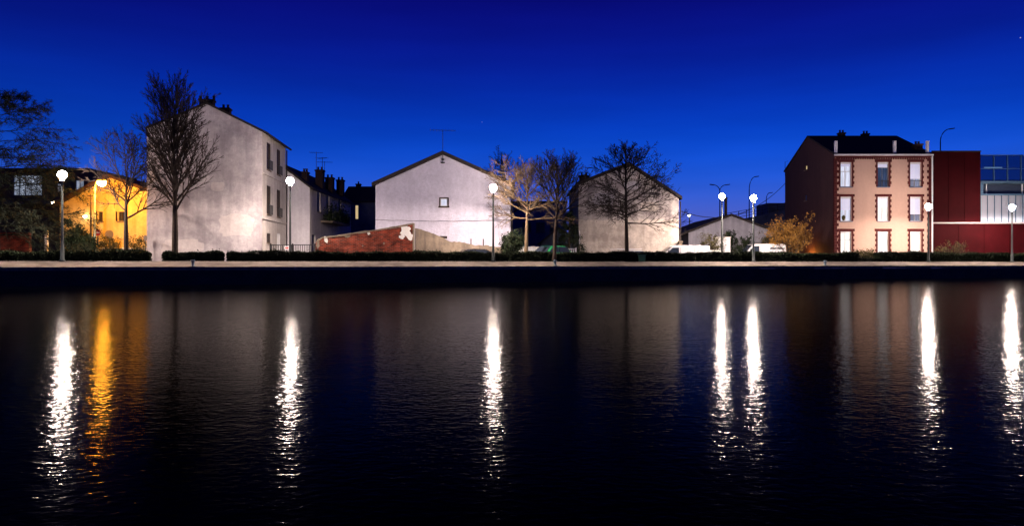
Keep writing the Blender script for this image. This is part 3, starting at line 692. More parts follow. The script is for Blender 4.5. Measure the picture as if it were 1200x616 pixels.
for i, (a0, a1, z0, z1) in enumerate(holes):
    w_, hh = a1 - a0, z1 - z0
    f, put = window(h, (a0, 0, z0), XA, YA, w_, hh, M_WHITEPAINT if i not in (1,) else M_BLUEPAINT, kinds[i], .26, bars=1, cross=(i in (0, 6)), sillmat=M_BLUEPAINT)
    MB().box(.05, w_ - .05, .06, .17, hh - .16, hh - .004).build('shutter_box', M_WHITEPAINT, f)
    if shut[i] > .05:
        sm = MB(); n = max(2, int(hh * shut[i] / .07))
        for k in range(n): zt = hh - .17 - k * .07; sm.box(.06, w_ - .06, .12, .135, zt - .062, zt)
        sm.build('roller_shutter', M_SHUT, f)
    if i in (1, 2, 5): # guard rail with small bars
        g = MB()
        for k in range(8): xx = .04 + (w_ - .08) * k / 7; g.box(xx - .01, xx + .01, -.03, -.01, .02, .5)
        g.box(0, w_, -.04, 0, .5, .54).build('window_guard', M_IRON, f)
    if i in (3,): MB().lathe([(.07, 0), (.13, .12), (.16, .3), (.05, .45)], (w_ * .35, .15, .06), 10).build('potted_plant', M_LEAFY, f)
    # brick surround: lintel and toothed jambs, proud of the render
    b = MB(); b.box(-.24, w_ + .24, -.045, .03, hh + .003, hh + .22)
    n = 9
    for k in range(n):
        zt0 = hh * k / n; e = .21 if k % 2 else .13
        b.box(-e, -.003, -.04, .03, zt0 + .002, zt0 + hh / n - .002).box(w_ + .003, w_ + e, -.04, .03, zt0 + .002, zt0 + hh / n - .002)
    b.build('brick_surround', M_BRICKTRIM, f)
for sx_, nm in ((0, 'quoin'), (1, 'quoin')):
    b = MB(); n = 36
    for k in range(n):
        e = .34 if k % 2 else .2; z0 = (ze - .25) * k / n
        if sx_ == 0: b.box(-.04, e, -.04, .2, z0 + .003, z0 + (ze - .25) / n - .003)
        else: b.box(Wd - e, Wd + .02, -.04, .2, z0 + .003, z0 + (ze - .25) / n - .003)
    b.build(nm, M_BRICKTRIM, h)
b = MB()
for k in range(40): x = .2 + (Wd - .4) * k / 39; b.box(x - .06, x + .06, -.07, .02, ze - .34, ze - .2)
b.box(.0, Wd, -.09, .02, ze - .198, ze - .06).build('dentil_cornice', M_BRICKTRIM, h)
MB().box(-.1, Wd + .1, -.24, -.10, ze - .05, ze + .07).build('gutter', M_WHITEPAINT, h)
MB().tube([(Wd + .05, -.1, ze - .1), (Wd + .05, -.1, .1)], .06, 8).build('downpipe', M_WHITEPAINT, h)
mb = MB(); sl = (ridge - ze) / (dep / 2); roof_slab(mb, [(-.2, ze - .2 * sl + .08), (dep / 2, ridge + .02), (dep + .2, ze - .2 * sl + .08)], 'x', -.06, Wd + .06, .14); mb.build('roof', M_ROOF, h)
for px in (980, 1049, 1087.5):
    x = lx(px, PX0, D); MB().box(x - .11, x + .11, .0, .16, ze + .02, lz(165.5, D)).box(x - .125, x + .125, -.02, .18, lz(165.5, D), lz(165, D)).build('roof_pier', M_WHITEPAINT, h)
dd = D + dep / 2
for px, y0 in ((986, 152), (1014, 153)): chimney(h, (px - CX) / F * dd - (PX0 - CX) / F * D, dep / 2, ridge - .1, lz(y0, dd) - .3, .55, .45, 2)
chimney(h, lx(1083.5, PX0, D) - .1, .9, ze + .2, lz(163, D) - .3, .5, .8, 2)
MB().tube([(-.03, dep - .1, ze - .4), (-.03, dep - .1, ze + 1.0), (.05, dep - .6, ze + 1.0)], .025, 5).build('mast', M_IRON, h)
wl = MB().lathe([(.05, -.1), (.1, -.04), (.1, .06), (.04, .1)], (-.3, 4.4, .72), 10).build('wall_lamp', M_ORANGE, h)
MB().box(-.2, 0, 4.36, 4.44, .79, .85).build('bracket', M_IRON, wl)

# ---- red building
D = 60; PX0 = 1092.5; h = thing('red_building', ((PX0 - CX) / F * D, D, GZ), 'dark red clad building with glowing translucent band', 'building')
zled, ztop = lz(262, D), lz(178, D); xb = lx(1149, PX0, D); xr = lx(1330, PX0, D)
MB().box(0, xb, 0, 14, zled + .12, ztop).build('upper_block', M_RED, h)
MB().box(0, xr, -.15, 14, 0, zled).build('plinth', M_RED, h)
MB().box(-.02, xr, -.24, .05, zled + .002, zled + .11).build('ledge', M_REDTRIM, h)
# black joints of the cladding sheets
M_JOINT = principled('joint_black', (.006, .001, .001), .95, .0)
for k in range(1, 3): x = xb * k / 3; MB().box(x - .012, x + .012, -.012, -.002, zled + .14, ztop - .05).build('cladding_joint', M_JOINT, h)
for k in range(1, 8): x = xr * k / 8; MB().box(x - .012, x + .012, -.162, -.152, .05, zled - .03).build('cladding_joint', M_JOINT, h)
MB().box(-.03, xb + .03, -.05, .1, ztop + .002, ztop + .1).build('parapet_cap', M_FASCIA, h)
# translucent band, each sheet on its own, lamps behind
z0, z1 = zled + .12, lz(229, D)
pw = .62; x = xb + .06; sheet = None
while x < xr - pw:
    if sheet is None: sheet = MB().prism([(0, 0), (pw - .05, 0), (pw - .05, -.03), (pw * .5, -.06), (0, -.03)], 'z', 0, z1 - z0).build('translucent_sheet', M_PANEL, h); o = sheet
    else: o = share(sheet, h)
    o.location = (x, .12, z0); x += pw
MB().box(xb + .1, xr, .26, .32, z0 + .10, z0 + .24).build('strip_light', emitter('strip_glow', (1.0, .95, .92), 70), h)
MB().box(xb, xr, 1.4, 1.5, z0, z1).build('inner_wall', M_BLUEGREY, h)
b = MB(); k = xb + .06
while k < xr - pw: b.box(k - .035, k - .01, .02, .16, z0, z1); k += pw
b.build('mullion', M_STEEL, h)
MB().box(xb + .003, xr, -.05, 1.6, z1 + .002, z1 + .15).build('sill_beam', M_STEEL, h)
z2 = lz(214.5, D)
MB().box(xb + .003, xr, .8, 1.0, z1 + .152, z2).build('dark_glazing', M_GLASS, h)
for k in range(5): MB().box(xb + 1.0 + k * 3.2, xb + 1.06 + k * 3.2, .7, .79, z1 + .16, z2).build('mullion', M_WHITEPAINT, h)
MB().box(xb + .003, xr, -.05, 1.6, z2 + .002, z2 + .18).build('lintel_beam', M_STEEL, h)
MB().box(xb + .003, xb + .25, 0, 1, z1 + .152, z2).build('end_post', M_STEEL, h)
z3 = lz(182, D); M_SCREEN = bpy.data.materials.new('blue_screen_glass'); M_SCREEN.use_nodes = True; _t = M_SCREEN.node_tree; _t.nodes.clear()
_o = N(_t, 'ShaderNodeOutputMaterial'); _a = N(_t, 'ShaderNodeBsdfTransparent'); _b = N(_t, 'ShaderNodeBsdfGlossy'); _x = N(_t, 'ShaderNodeMixShader')
_a.inputs[0].default_value = (.30, .40, .48, 1); _b.inputs[0].default_value = (.3, .45, .6, 1); _b.inputs['Roughness'].default_value = .2; _x.inputs[0].default_value = .12
_t.links.new(_a.outputs[0], _x.inputs[1]); _t.links.new(_b.outputs[0], _x.inputs[2]); _t.links.new(_x.outputs[0], _o.inputs[0])
x = xb + .08; k = 0; sp = None
while x < xr - 1.2:
    for (a, b_) in ((z2 + .2, z2 + 1.25), (z2 + 1.3, z3)):
        MB().box(x, x + 1.13, .1, .13, a, b_).build('screen_pane', M_SCREEN, h)
    MB().box(x + 1.14, x + 1.19, .05, .18, z2 + .18, z3 + .05).build('screen_post', M_STEEL, h); x += 1.2
MB().box(xb + .02, xr, .06, .17, z2 + 1.252, z2 + 1.298).box(xb + .02, xr, .06, .17, z3 + .002, z3 + .06).build('screen_rail', M_STEEL, h)
MB().box(xb + .35, xb + 1.9, -.03, .06, z2 + 1.32, z2 + 1.40).build('tube_light', emitter('dim_tube', (.3, .55, 1), .35), h)
MB().box(xb + .003, xr, .2, 13, z2 + .182, z2 + .3).build('roof_deck', M_BLUEGREY, h)

# ---- modern block at the far left
D = 72; PX0 = -40; h = thing('office_block', ((PX0 - CX) / F * D, D, GZ), 'dark flat roofed block with pale lit windows at far left', 'building')
Wd = lx(104, PX0, D); zt = lz(200, D)
hl = [(lx(a, PX0, D), lx(b, PX0, D), lz(y1, D), lz(y0, D)) for a, b, y0, y1 in ((-30, -4, 205, 229), (15, 49, 205, 229), (66.5, 71, 215, 225), (88, 98, 211, 229))]
mb = MB(); wall_panel(mb, (0, 0, 0), XA, YA, Wd, 0, zt, None, None, hl, .2); wall_panel(mb, (Wd, 0, 0), YA, XA * -1, 9, 0, zt); mb.build('wall', M_DARKSIDE, h)
M_OFF = curtain_mat('office_window_glow', (.66, .76, 1.0), .6, .3, 2)
for a0, a1, z0, z1 in hl: window(h, (a0, 0, z0), XA, YA, a1 - a0, z1 - z0, M_BLUEPAINT, M_OFF, .2, bars=max(1, int((a1 - a0) / .7)), sill=False)
MB().box(-.15, Wd + .15, -.2, 9, zt + .003, zt + .25).build('roof', M_ROOF, h)
D = 60; h, Wd = house_front('dark_outbuilding', -20, 66, D, 'dark outbuilding behind the big conifer at far left', 'building')
ze = lz(240, D); za = lz(232, D)
mb = MB(); wall_panel(mb, (0, 0, 0), XA, YA, Wd, 0, ze); wall_panel(mb, (Wd, 0, 0), YA, XA * -1, 6, 0, ze, None, (3, za)); mb.build('wall', M_DARKSIDE, h)
mb = MB(); roof_slab(mb, [(-.3, ze - .1), (3, za), (6.3, ze - .1)], 'x', -.2, Wd + .2, .15); mb.build('roof', M_ROOF, h)
wl = MB().lathe([(.04, -.1), (.13, -.05), (.13, .07), (.04, .1)], (lx(64.5, -20, D), -.25, lz(238, D)), 10).build('wall_lamp', M_SMALLLAMP, h)
MB().box(-.03, .03, 0, .12, -.04, .04).build('bracket', M_IRON, wl).location = (lx(64.5, -20, D), -.13, lz(238, D))

# ================================================================== WALLS AND FENCES
# brick wall with its rising top, stone-capped, plaster patch
WOFF = 3.3
def wd(px): return line_at(px, WOFF).y
_lx, _lz = lx, lz
def lx(px, px0, D): return (line_at(px, WOFF) - line_at(px0, WOFF)).length
WPX = 420
h = thing('brick_wall', line_at(370, WOFF, GZ), 'old red brick wall with rising top and peeling plaster', 'wall', rz=QANG); D = wd(430)
L = lx(484, 370, D); th = .3
topz = [(0, lz(285, D)), (.12, lz(281, D)), (.4, lz(279, D)), (L * .35, lz(274, D)), (L * .7, lz(267.5, D)), (L * .86, lz(264, D)), (L, lz(261, D))]
MB().prism([(0, 0), (L, 0)] + topz[::-1], 'y', 0, th).build('brickwork', M_BRICK, h)
cap = MB(); rnd = random.Random(3)
def lerp_top(x, tz):
    for (a, za_), (b, zb_) in zip(tz[:-1], tz[1:]):
        if a <= x <= b: return za_ + (zb_ - za_) * (x - a) / max(b - a, 1e-6)
    return tz[-1][1]
x = .05; 
while x < L - .1:
    l = rnd.uniform(.28, .45); z0 = lerp_top(x, topz); z1 = lerp_top(min(x + l, L), topz); e = rnd.uniform(.04, .10)
    cap = MB().prism([(x, z0 - e), (min(x + l, L) - .012, z1 - e), (min(x + l, L) - .012, z1 + rnd.uniform(.02, .05)), (x, z0 + rnd.uniform(.02, .05))], 'y', -.035, th + .035); cap.build('cap_stone', M_CONC, h); x += l
def patch(x, z, w_, hh, seed, mat, nm='plaster_patch', y=-.014):
    r = random.Random(seed); pts = []
    for k in range(18):
        a = 2 * math.pi * k / 18; q_ = r.uniform(.65, 1.1); pts.append((x + math.cos(a) * w_ / 2 * q_, z + math.sin(a) * hh / 2 * q_))
    MB().prism(pts[::-1], 'y', y, .004).build(nm, mat, h)
patch(lx(475, 370, D), lz(270, D), .75, .85, 1, M_PATCH); patch(lx(480, 370, D), lz(276, D), .42, .6, 2, M_PATCH, y=-.018); patch(lx(471, 370, D), lz(277, D), .4, .35, 5, M_PATCH, y=-.010)
patch(lx(372.5, 370, D), lz(286, D), .22, .75, 3, M_CONC); patch(lx(382, 370, D), lz(281, D), .25, .5, 4, M_PATCH); patch(lx(407, 370, D), lz(277, D), .4, .22, 6, M_CONC); patch(lx(432, 370, D), lz(273, D), .22, .28, 7, M_PATCH)
patch(lx(450, 370, D), lz(285, D), .15, .18, 8, M_CONC); patch(lx(425, 370, D), lz(288, D), .12, .12, 9, M_CONC)
MB().box(L - .012, L + .10, -.05, th + .05, 0, lz(261, D) + .03).build('end_pier', M_CONC, h)
# stained concrete wall running on to the right, broken top
D = wd(540); h = thing('concrete_wall', line_at(487, WOFF + .06, GZ), 'stained broken concrete wall below the broad white house', 'wall', rz=QANG)
prof = [(0, lz(268, D)), (lx(500, 487, D), lz(271, D)), (lx(522, 487, D), lz(280, D)), (lx(527, 487, D), lz(283, D)), (lx(541, 487, D), lz(283.5, D)), (lx(556, 487, D), lz(287, D)), (lx(572, 487, D), lz(287.5, D)), (lx(590, 487, D), lz(289.5, D)), (lx(598, 487, D), lz(292, D))]
pp = []
rnd = random.Random(12)
for (a, za_), (b, zb_) in zip(prof[:-1], prof[1:]):
    n = max(1, int((b - a) / .15))
    for k in range(n): pp.append((a + (b - a) * k / n, za_ + (zb_ - za_) * k / n + rnd.uniform(-.03, .03)))
pp.append(prof[-1])
MB().prism([(0, 0), (prof[-1][0], 0)] + pp[::-1], 'y', 0, .25).build('concrete_face', M_CONC, h)
for k, px in enumerate((552.5, 567)):
    MB().box(-.03, .03, .08, .14, 0, .55).build('fence_stake', M_DARKWOOD, h).location = (lx(px, 487, D), 0, lz(289, D))
patch(lx(512, 487, D), lz(289, D), 1.6, .32, 21, M_PATCH if False else M_CONC, 'render_patch')

lx, lz = _lx, _lz
def railing(name, pa, pb, z0, hgt, label, mat, n, cat='railing', rail=.03, bar=.018, group=None):
    a = Vector(pa); b = Vector(pb); L = (b - a).length; ang = math.atan2(b.y - a.y, b.x - a.x)
    t = thing(name, (a.x, a.y, z0), label, cat, group, ang)
    MB().box(0, L, -rail / 2, rail / 2, hgt - .05, hgt).build('top_rail', mat, t); MB().box(0, L, -rail / 2, rail / 2, .1, .15).build('bottom_rail', mat, t)
    bm = MB().box(-bar / 2, bar / 2, -bar / 2, bar / 2, .15, hgt - .05).build('bar', mat, t)
    for k in range(n):
        o = bm if k == 0 else share(bm, t); o.location = (L * (k + .5) / n, 0, 0)
    for k in range(int(L / 1.6) + 2):
        xx = L * k / (int(L / 1.6) + 1); MB().box(xx - .035, xx + .035, -.04, .04, 0, hgt + .06).build('post', mat, t)
    return t
railing('iron_railing', at(317, 300, 44), at(369, 300, 43.4), GZ, zz(286.5, 43.8) - GZ, 'black iron railing between the tall house and brick wall', M_IRON, 20, bar=.03, rail=.05)
railing('white_railing', at(661, 300, 52), at(675, 300, 52), GZ, zz(291, 52) - GZ, 'short white railing beside the patchy house', M_WHITEPAINT, 7, bar=.05, rail=.05)
# boarded white fence with a scribble
D = 49.5; x0 = (598 - CX) / F * D; h = thing('board_fence', (x0, D, GZ), 'white board fence with graffiti behind the green car', 'fence')
L = lx(661, 598, D); n = 26; hb = lz(288.5, D); rnd = random.Random(4); bd = None
for k in range(n):
    w_ = L / n
    if bd is None: bd = MB().box(.008, w_ - .008, 0, .025, 0, hb).build('board', M_WHITEPAINT, h); o = bd
    else: o = share(bd, h)
    o.location = (k * w_, rnd.uniform(-.006, .006), rnd.uniform(-.04, .02))
MB().box(0, L, .04, .09, .4, .5).build('fence_rail', M_WHITEPAINT, h)
g = MB(); rnd = random.Random(9)
for k in range(7):
    xx = .25 + k * .16; g.tube([(xx + .06 * math.sin(q_ * 2.1 + k), -.022, hb - .45 + .3 * q_ / 5 + .04 * math.cos(q_ * 3 + k)) for q_ in range(6)], .014, 4)
g.build('graffiti', M_IRON, h)
# low walls
def low_wall(name, px0, px1, D, y0, label, mat, th=.25):
    x0 = (px0 - CX) / F * D; h = thing(name, (x0, D, GZ), label, 'wall'); L = lx(px1, px0, D); z = lz(y0, D)
    MB().box(0, L, 0, th, 0, z - .07).build('wall_face', mat, h); n = max(2, int(L / .6)); cp = None
    for k in range(n):
        w_ = L / n
        if cp is None: cp = MB().box(.006, w_ - .006, -.04, th + .04, 0, .068).build('cap_slab', mat, h); o = cp
        else: o = share(cp, h)
        o.location = (k * w_, 0, z - .068)
    return h
low_wall('low_white_wall', 796, 845, 56, 293, 'low white wall in front of the grey shed', M_PATCH)
low_wall('low_garden_wall', -60, 34, 45, 272.5, 'low brown garden wall under the big conifer', M_BRICK)
low_wall('low_pale_wall', 118, 172, 45.6, 290, 'low bright wall below the yellow house', M_PATCH)
low_wall('low_garden_wall', 980, 1090, 57.2, 296, 'low garden wall under the windows of the salmon house', M_CONC, .2)
h = thing('gate_post', at(54.7, 308, 44).xy.to_3d() + Vector((0, 0, GZ)), 'pale concrete gate post left of the yellow house', 'post')
MB().box(-.08, .08, -.08, .08, 0, lz(272, 44)).build('shaft', M_PATCH, h); MB().prism([(-.1, 0), (.1, 0), (0, .1)], 'y', -.1, .1).build('post_cap', M_PATCH, h).location = (0, 0, lz(272, 44) + .002)
h = thing('utility_cabinet', at(838, 308, 57.4).xy.to_3d() + Vector((0, 0, GZ)), 'pale utility cabinet half hidden by a bush before the shed', 'cabinet')
W_ = lx(856, 838, 57.4); Hc = lz(277.5, 57.4)
MB().box(0, W_, 0, .6, 0, Hc - .06).build('housing', M_PATCH, h); MB().box(-.05, W_ + .05, -.05, .65, Hc - .058, Hc).build('lid', M_PATCH, h)
for k in range(2): MB().box(.05 + k * W_ / 2, W_ / 2 - .03 + k * W_ / 2, -.02, -.002, .1, Hc - .15).build('door', M_WHITEPAINT, h)
h = thing('corner_post', at(797.8, 308, 53.7).xy.to_3d() + Vector((0, 0, GZ)), 'square pale post at the corner of the patchy house', 'post')
MB().box(-.12, .12, 0, .3, 0, lz(284, 53.7)).build('shaft', M_CONC, h); MB().box(-.16, .16, -.04, .34, lz(284, 53.7) + .002, lz(282.5, 53.7)).build('post_cap', M_CONC, h)

# road ramp behind the shed with its railing
D = 86; h = thing('road_ramp', (0, D, GZ), 'dark road embankment rising behind the grey shed', 'ramp')
xa_, xb_, xc_ = ((px - CX) / F * D for px in (845, 922, 1000))
MB().prism([(xa_, 0), (xc_, 0), (xc_, lz(243, D)), (xb_, lz(246, D)), (xa_, lz(262, D))], 'y', 0, 8).build('embankment', M_BLUEGREY, h)
g = MB()
for k in range(15):
    f_ = k / 14; px = 848 + (975 - 848) * f_; xx = (px - CX) / F * D; zb = lz(262, D) + (lz(243, D) - lz(262, D)) * min(1, f_ * 1.2)
    MB().box(xx - .04, xx + .04, .1, .16, zb - .6, zb + 1.25).build('railing_post', M_IRON, h)
for dz in (.5, .85, 1.22): MB().tube([((848 - CX) / F * D, .1, lz(262, D) + dz), ((954 - CX) / F * D, .1, lz(243, D) + dz), ((975 - CX) / F * D, .1, lz(243, D) + dz)], .03, 5).build('railing_bar', M_IRON, h)
MB().box((903 - CX) / F * D, (925 - CX) / F * D, 1, 5, lz(250, D), lz(237, D)).build('kiosk', M_BLUEGREY, h)

# ================================================================== STREET LAMPS
def lamp_post(px, py, label, D=None, polemat=None, gz=ZG, glow=None, r=.22):
    D = D or DL(px); z = zz(py, D); p = Vector(((px - CX) / F * D, D, gz)); H = z - gz
    t = thing('street_lamp', p, label, 'street lamp', 'lit street lamps along the quay'); pm = polemat or M_POLEM
    MB().lathe([(.15, -.02), (.15, .06), (.10, .10), (.09, .75), (.075, .80), (.065, 1.2), (.045, H - .26), (.03, H - .24)], n=12).build('pole', pm, t, True)
    MB().lathe([(.05, H - .42), (.06, H - .36), (.125, H - .33), (.125, H - .31), (.05, H - .22)], n=14).build('collar', M_CAP, t)  # rim widened to shade the upper pole from the disc above
    prof = [(.62 * r, H - r * .74), (.8 * r, H - r * .58), (r * .94, H - r * .33), (r, H), (r * .95, H + r * .31), (r * .81, H + r * .59), (r * .59, H + r * .81), (r * .31, H + r * .95), (r * .05, H + r)]
    MB().lathe([(.62 * r, H - r * .78), (.62 * r, H - r * .75)], n=16).build('downlight_disc', M_DOWNLIGHT, t)  # added glowing disc, throws extra light down onto walls and path
    MB().lathe(prof, n=14).build('lamp_bowl', glow or M_LAMP, t, True)
    MB().lathe([(r * .33, H + r * 1.01), (r * .3, H + r * 1.1), (r * .12, H + r * 1.18), (.012, H + r * 1.3)], n=16).build('finial', M_CAP, t, True)
    return t
lamp_post(73, 205, 'lit street lamp left of the yellow house')
lamp_post(340, 212, 'lit street lamp between the tall house and brick wall', D=41.4, gz=GZ)
lamp_post(578, 220, 'lit street lamp in front of the broad white house', polemat=M_POLED)
lamp_post(846, 230, 'left lamp of the close pair before the grey shed', D=50.4, polemat=M_POLED, gz=GZ)
lamp_post(883, 232, 'right lamp of the close pair beside the white van')
lamp_post(1088, 242, 'lit street lamp at the corner of the salmon house', polemat=M_POLED)
lamp_post(1186, 243, 'lit street lamp before the red building')

def road_lamp(px, D, py_head, arm_px, py_arm, label, glow=None, gz=GZ, two=False, group='tall curved road lamps', polemat=None, hr=.10):
    x = (px - CX) / F * D; H = zz(py_head, D) - gz; a = arm_px / F * D; pm = polemat or M_POLED
    t = thing('road_lamp', (x, D, gz), label, 'street lamp', group)
    zb = zz(py_arm, D) - gz
    MB().tube([(0, 0, -.02), (0, 0, .6), (0, 0, zb)], [.11, .09, .06], 8).build('pole', pm, t, True)
    for sgn in ((1, -1) if two else (1,)):
        pts = [(sgn * a * (1 - math.cos(w)), 0, zb + (H - zb) * math.sin(w)) for w in [math.pi / 2 * k / 8 for k in range(9)]]
        MB().tube(pts, [.05] * 9, 6).build('arm', pm, t, True)
        hd = MB().box(-.12, .42, -.13, .13, .02, .12).build('lamp_head', M_CAP, t); hd.location = (sgn * a, 0, H - .08); hd.rotation_euler = (0, math.radians(-8), 0 if sgn > 0 else math.pi)
        if glow:
            gl = MB().lathe([(.02, -hr * 1.6), (hr, -hr * 1.1), (hr * 1.4, -hr * .3), (hr * 1.4, .0), (hr, .02)], (.15, 0, 0), 12).build('lamp_bowl', glow, hd, True)
    return t
road_lamp(111, 43.5, 212, 5.5, 220, 'orange sodium street lamp in front of the yellow house', M_SODIUM, polemat=M_POLE, group='lit street lamps along the quay', hr=.19)
road_lamp(808, 76, 251.5, -2, 254, 'small distant bluish lamp left of the grey shed', M_FARLAMP, group=None)
road_lamp(878, 92, 207, 7.5, 222, 'unlit curved lamp post behind the right lamp of the pair', group='tall unlit curved lamp posts')
road_lamp(843.5, 88, 216.5, 8, 224, 'unlit double armed lamp post above the grey shed', two=True, group='tall unlit curved lamp posts')
road_lamp(898, 100, 226, 4, 234, 'small unlit curved lamp post beside the salmon house', group='tall unlit curved lamp posts')
road_lamp(1102, 78, 151, 12, 166, 'unlit curved lamp post rising above the red building', group='tall unlit curved lamp posts')
h = thing('timber_pole', at(106.4, 308, 44.2).xy.to_3d() + Vector((0, 0, GZ)), 'thin dark pole beside the orange street lamp', 'pole')
MB().tube([(0, 0, -.02), (0, 0, lz(228, 44.2))], [.07, .045], 7).build('shaft', M_DARKWOOD, h); MB().box(-.2, .2, -.03, .03, lz(230, 44.2), lz(229, 44.2)).build('crossarm', M_DARKWOOD, h)

def cable(name, pa, pb, sag, label, r=.02):
    a, b = Vector(pa), Vector(pb); pts = []
    for k in range(25): f_ = k / 24; p = a.lerp(b, f_); p.z -= sag * 4 * f_ * (1 - f_); pts.append(p - a)
    o = MB().tube(pts, r, 4).build(name, M_IRON); o.location = a; tag(o, label, 'cable')
cable('overhead_cable', at(797, 247, 55), at(921, 214, 68.5), 1.7, 'overhead cable sagging between the patchy and salmon houses', .03)

# ================================================================== SIGNS, BOLLARDS, BIN
def round_sign(px, py, D, rad, label, face, back=False, bar=False, oval=1.0):
    x = (px - CX) / F * D; z = lz(py, D); t = thing('road_sign', (x, D, GZ), label, 'road sign', 'round road signs by the yellow house')
    MB().tube([(0, .03, -.02), (0, .03, z + rad * .8)], .03, 7).build('post', M_POLED, t)
    pts = [(math.cos(2 * math.pi * k / 24) * rad * oval, math.sin(2 * math.pi * k / 24) * rad) for k in range(24)]
    d = MB().prism(pts, 'y', -.012, .0).build('sign_disc', face, t); d.location = (0, 0, z)
    if bar: MB().box(-rad * .68, rad * .68, -.018, -.0125, -rad * .14, rad * .14).build('white_bar', M_WHITEPAINT, d)
M_SIGNRED = principled('sign_red', (.30, .02, .02), .4, .4)
M_SIGNBROWN = principled('sign_back_grey', (.16, .13, .11), .5, .4)
round_sign(114.5, 272.5, 43.6, .2, 'red no entry sign beside the orange street lamp', M_SIGNRED, bar=True)
round_sign(128, 274.5, 44.6, .28, 'larger round sign seen from behind before the yellow house', M_SIGNBROWN)
round_sign(170.5, 279, 43.0, .2, 'narrow sign turned sideways beside the tall house', M_SIGNBROWN, oval=.55)
h = thing('railing_sign', at(336, 290.5, 43.4), 'small red and white panel on the iron railing', 'sign')
MB().box(-.13, .13, 0, .015, -.12, .12).build('board', M_WHITEPAINT, h); MB().box(-.1, .1, -.006, -.001, -.06, .06).build('red_field', principled('pale_red', (.5, .1, .09), .5), h)

def bollard(px, label, group='mooring bollards on the quay edge'):
    p = line_at(px, EDGE + .5, ZQ + .0)
    t = thing('mooring_bollard', p, label, 'bollard', group)
    MB().lathe([(.13, -.02), (.13, .03), (.085, .06), (.075, .24), (.12, .30), (.12, .35), (.06, .38)], n=14).build('post', principled('blue_iron', (.06, .10, .14), .5, .4), t, True)
    MB().lathe([(.19, -.015), (.19, .015), (.16, .02)], n=14).build('base_plate', M_IRON, t)
bollard(226, 'mooring bollard below the tall house'); bollard(967, 'mooring bollard before the salmon house')
bollard(650.5, 'mooring bollard below the slim leaning tree')
p = line_at(752, .1, ZG); h = thing('litter_bin', p, 'green litter bin in front of the hedge by the patchy house', 'bin')
M_GREEN = principled('bin_green', (.03, .10, .05), .5, .4)
MB().prism([(-.2, 0), (.2, 0), (.24, .42), (-.24, .42)], 'y', -.2, .2).build('container', M_GREEN, h); MB().box(-.27, .27, -.23, .23, .422, .48).build('lid', M_GREEN, h)

# ================================================================== VEHICLES
def loft(mb, rings):
    base = len(mb.v); k = len(rings[0])
    for r in rings: mb.v += [tuple(p) for p in r]
    for i in range(len(rings) - 1):
        for j in range(k): q_ = (j + 1) % k; mb.f.append((base + i * k + j, base + i * k + q_, base + (i + 1) * k + q_, base + (i + 1) * k + j))
    mb.f.append(tuple(base + j for j in range(k))[::-1]); e = base + (len(rings) - 1) * k; mb.f.append(tuple(e + j for j in range(k)))
def wheel(parent, x, y, r=.31):
    w_ = MB(); prof = [(r * .62, -.1), (r * .95, -.1), (r, -.06), (r, .06), (r * .95, .1), (r * .62, .1)]
    w_.lathe(prof, n=18); o = w_.build('wheel', M_TIRE, parent, True); o.location = (x, y, r); o.rotation_euler = (math.pi / 2, 0, 0)
    MB().lathe([(.05, -.11), (r * .58, -.105), (r * .6, .105), (.05, .11)], n=14).build('rim', M_CHROME, o)
def vehicle(name, loc, rz, label, cat, bodym, prof, width, glass, belt, wheels, lights, roofbars=False):
    """prof: (x, z_low, z_top, half width at top); glass: side window polygons; symmetric loft along x"""
    t = thing(name, loc, label, cat, None, rz); hw = width / 2; rings = []
    for x, zb, zt, tw in prof:
        sh = min(zt, belt); rings.append([(x, -hw * .92, zb), (x, -hw, (zb + sh) / 2), (x, -hw * .985, sh), (x, -hw * tw, max(zt - .05, sh + .002)), (x, -hw * tw * .86, zt + .004),
                                          (x, hw * tw * .86, zt + .004), (x, hw * tw, max(zt - .05, sh + .002)), (x, hw * .985, sh), (x, hw, (zb + sh) / 2), (x, hw * .92, zb)])
    m = MB(); loft(m, rings); body = m.build('body', bodym, t, False)
    for s_ in (-1, 1):
        for poly in glass:
            g = MB(); top = max(z for _, z in poly)
            def yy(z): f_ = max(0, min(1, (z - belt) / max(top - belt, .01))); return s_ * (hw * .985 * (1 - f_) + hw * .93 * f_ * 1.0)
            pts = [(x, yy(z) + s_ * .012, z) for x, z in poly]; inn = [(x, yy(z) - s_ * .03, z) for x, z in poly]
            n = len(g.v); g.v += pts + inn; k = len(pts); g.f.append(tuple(range(k))); g.f.append(tuple(range(k, 2 * k)))
            for i in range(k): g.f.append((i, (i + 1) % k, k + (i + 1) % k, k + i))
            g.build('side_window', M_GLASS, t)
        for x in wheels: wheel(t, x, s_ * (hw - .09))
        for x, z, mt, nm in lights:
            MB().box(-.03, .03, -.14, .14, -.06, .06).build(nm, mt, t).location = (x, s_ * hw * .72, z)
        if roofbars: MB().tube([(.9, s_ * hw * .66, prof[len(prof) // 2][2] + .08), (2.9, s_ * hw * .66, prof[len(prof) // 2][2] + .08)], .025, 6).build('roof_bar', M_WHITEPAINT, t)
    return t
M_HEAD = principled('headlight_glass', (.6, .6, .62), .15, .6); M_TAIL = principled('tail_light', (.3, .01, .01), .3, .5)
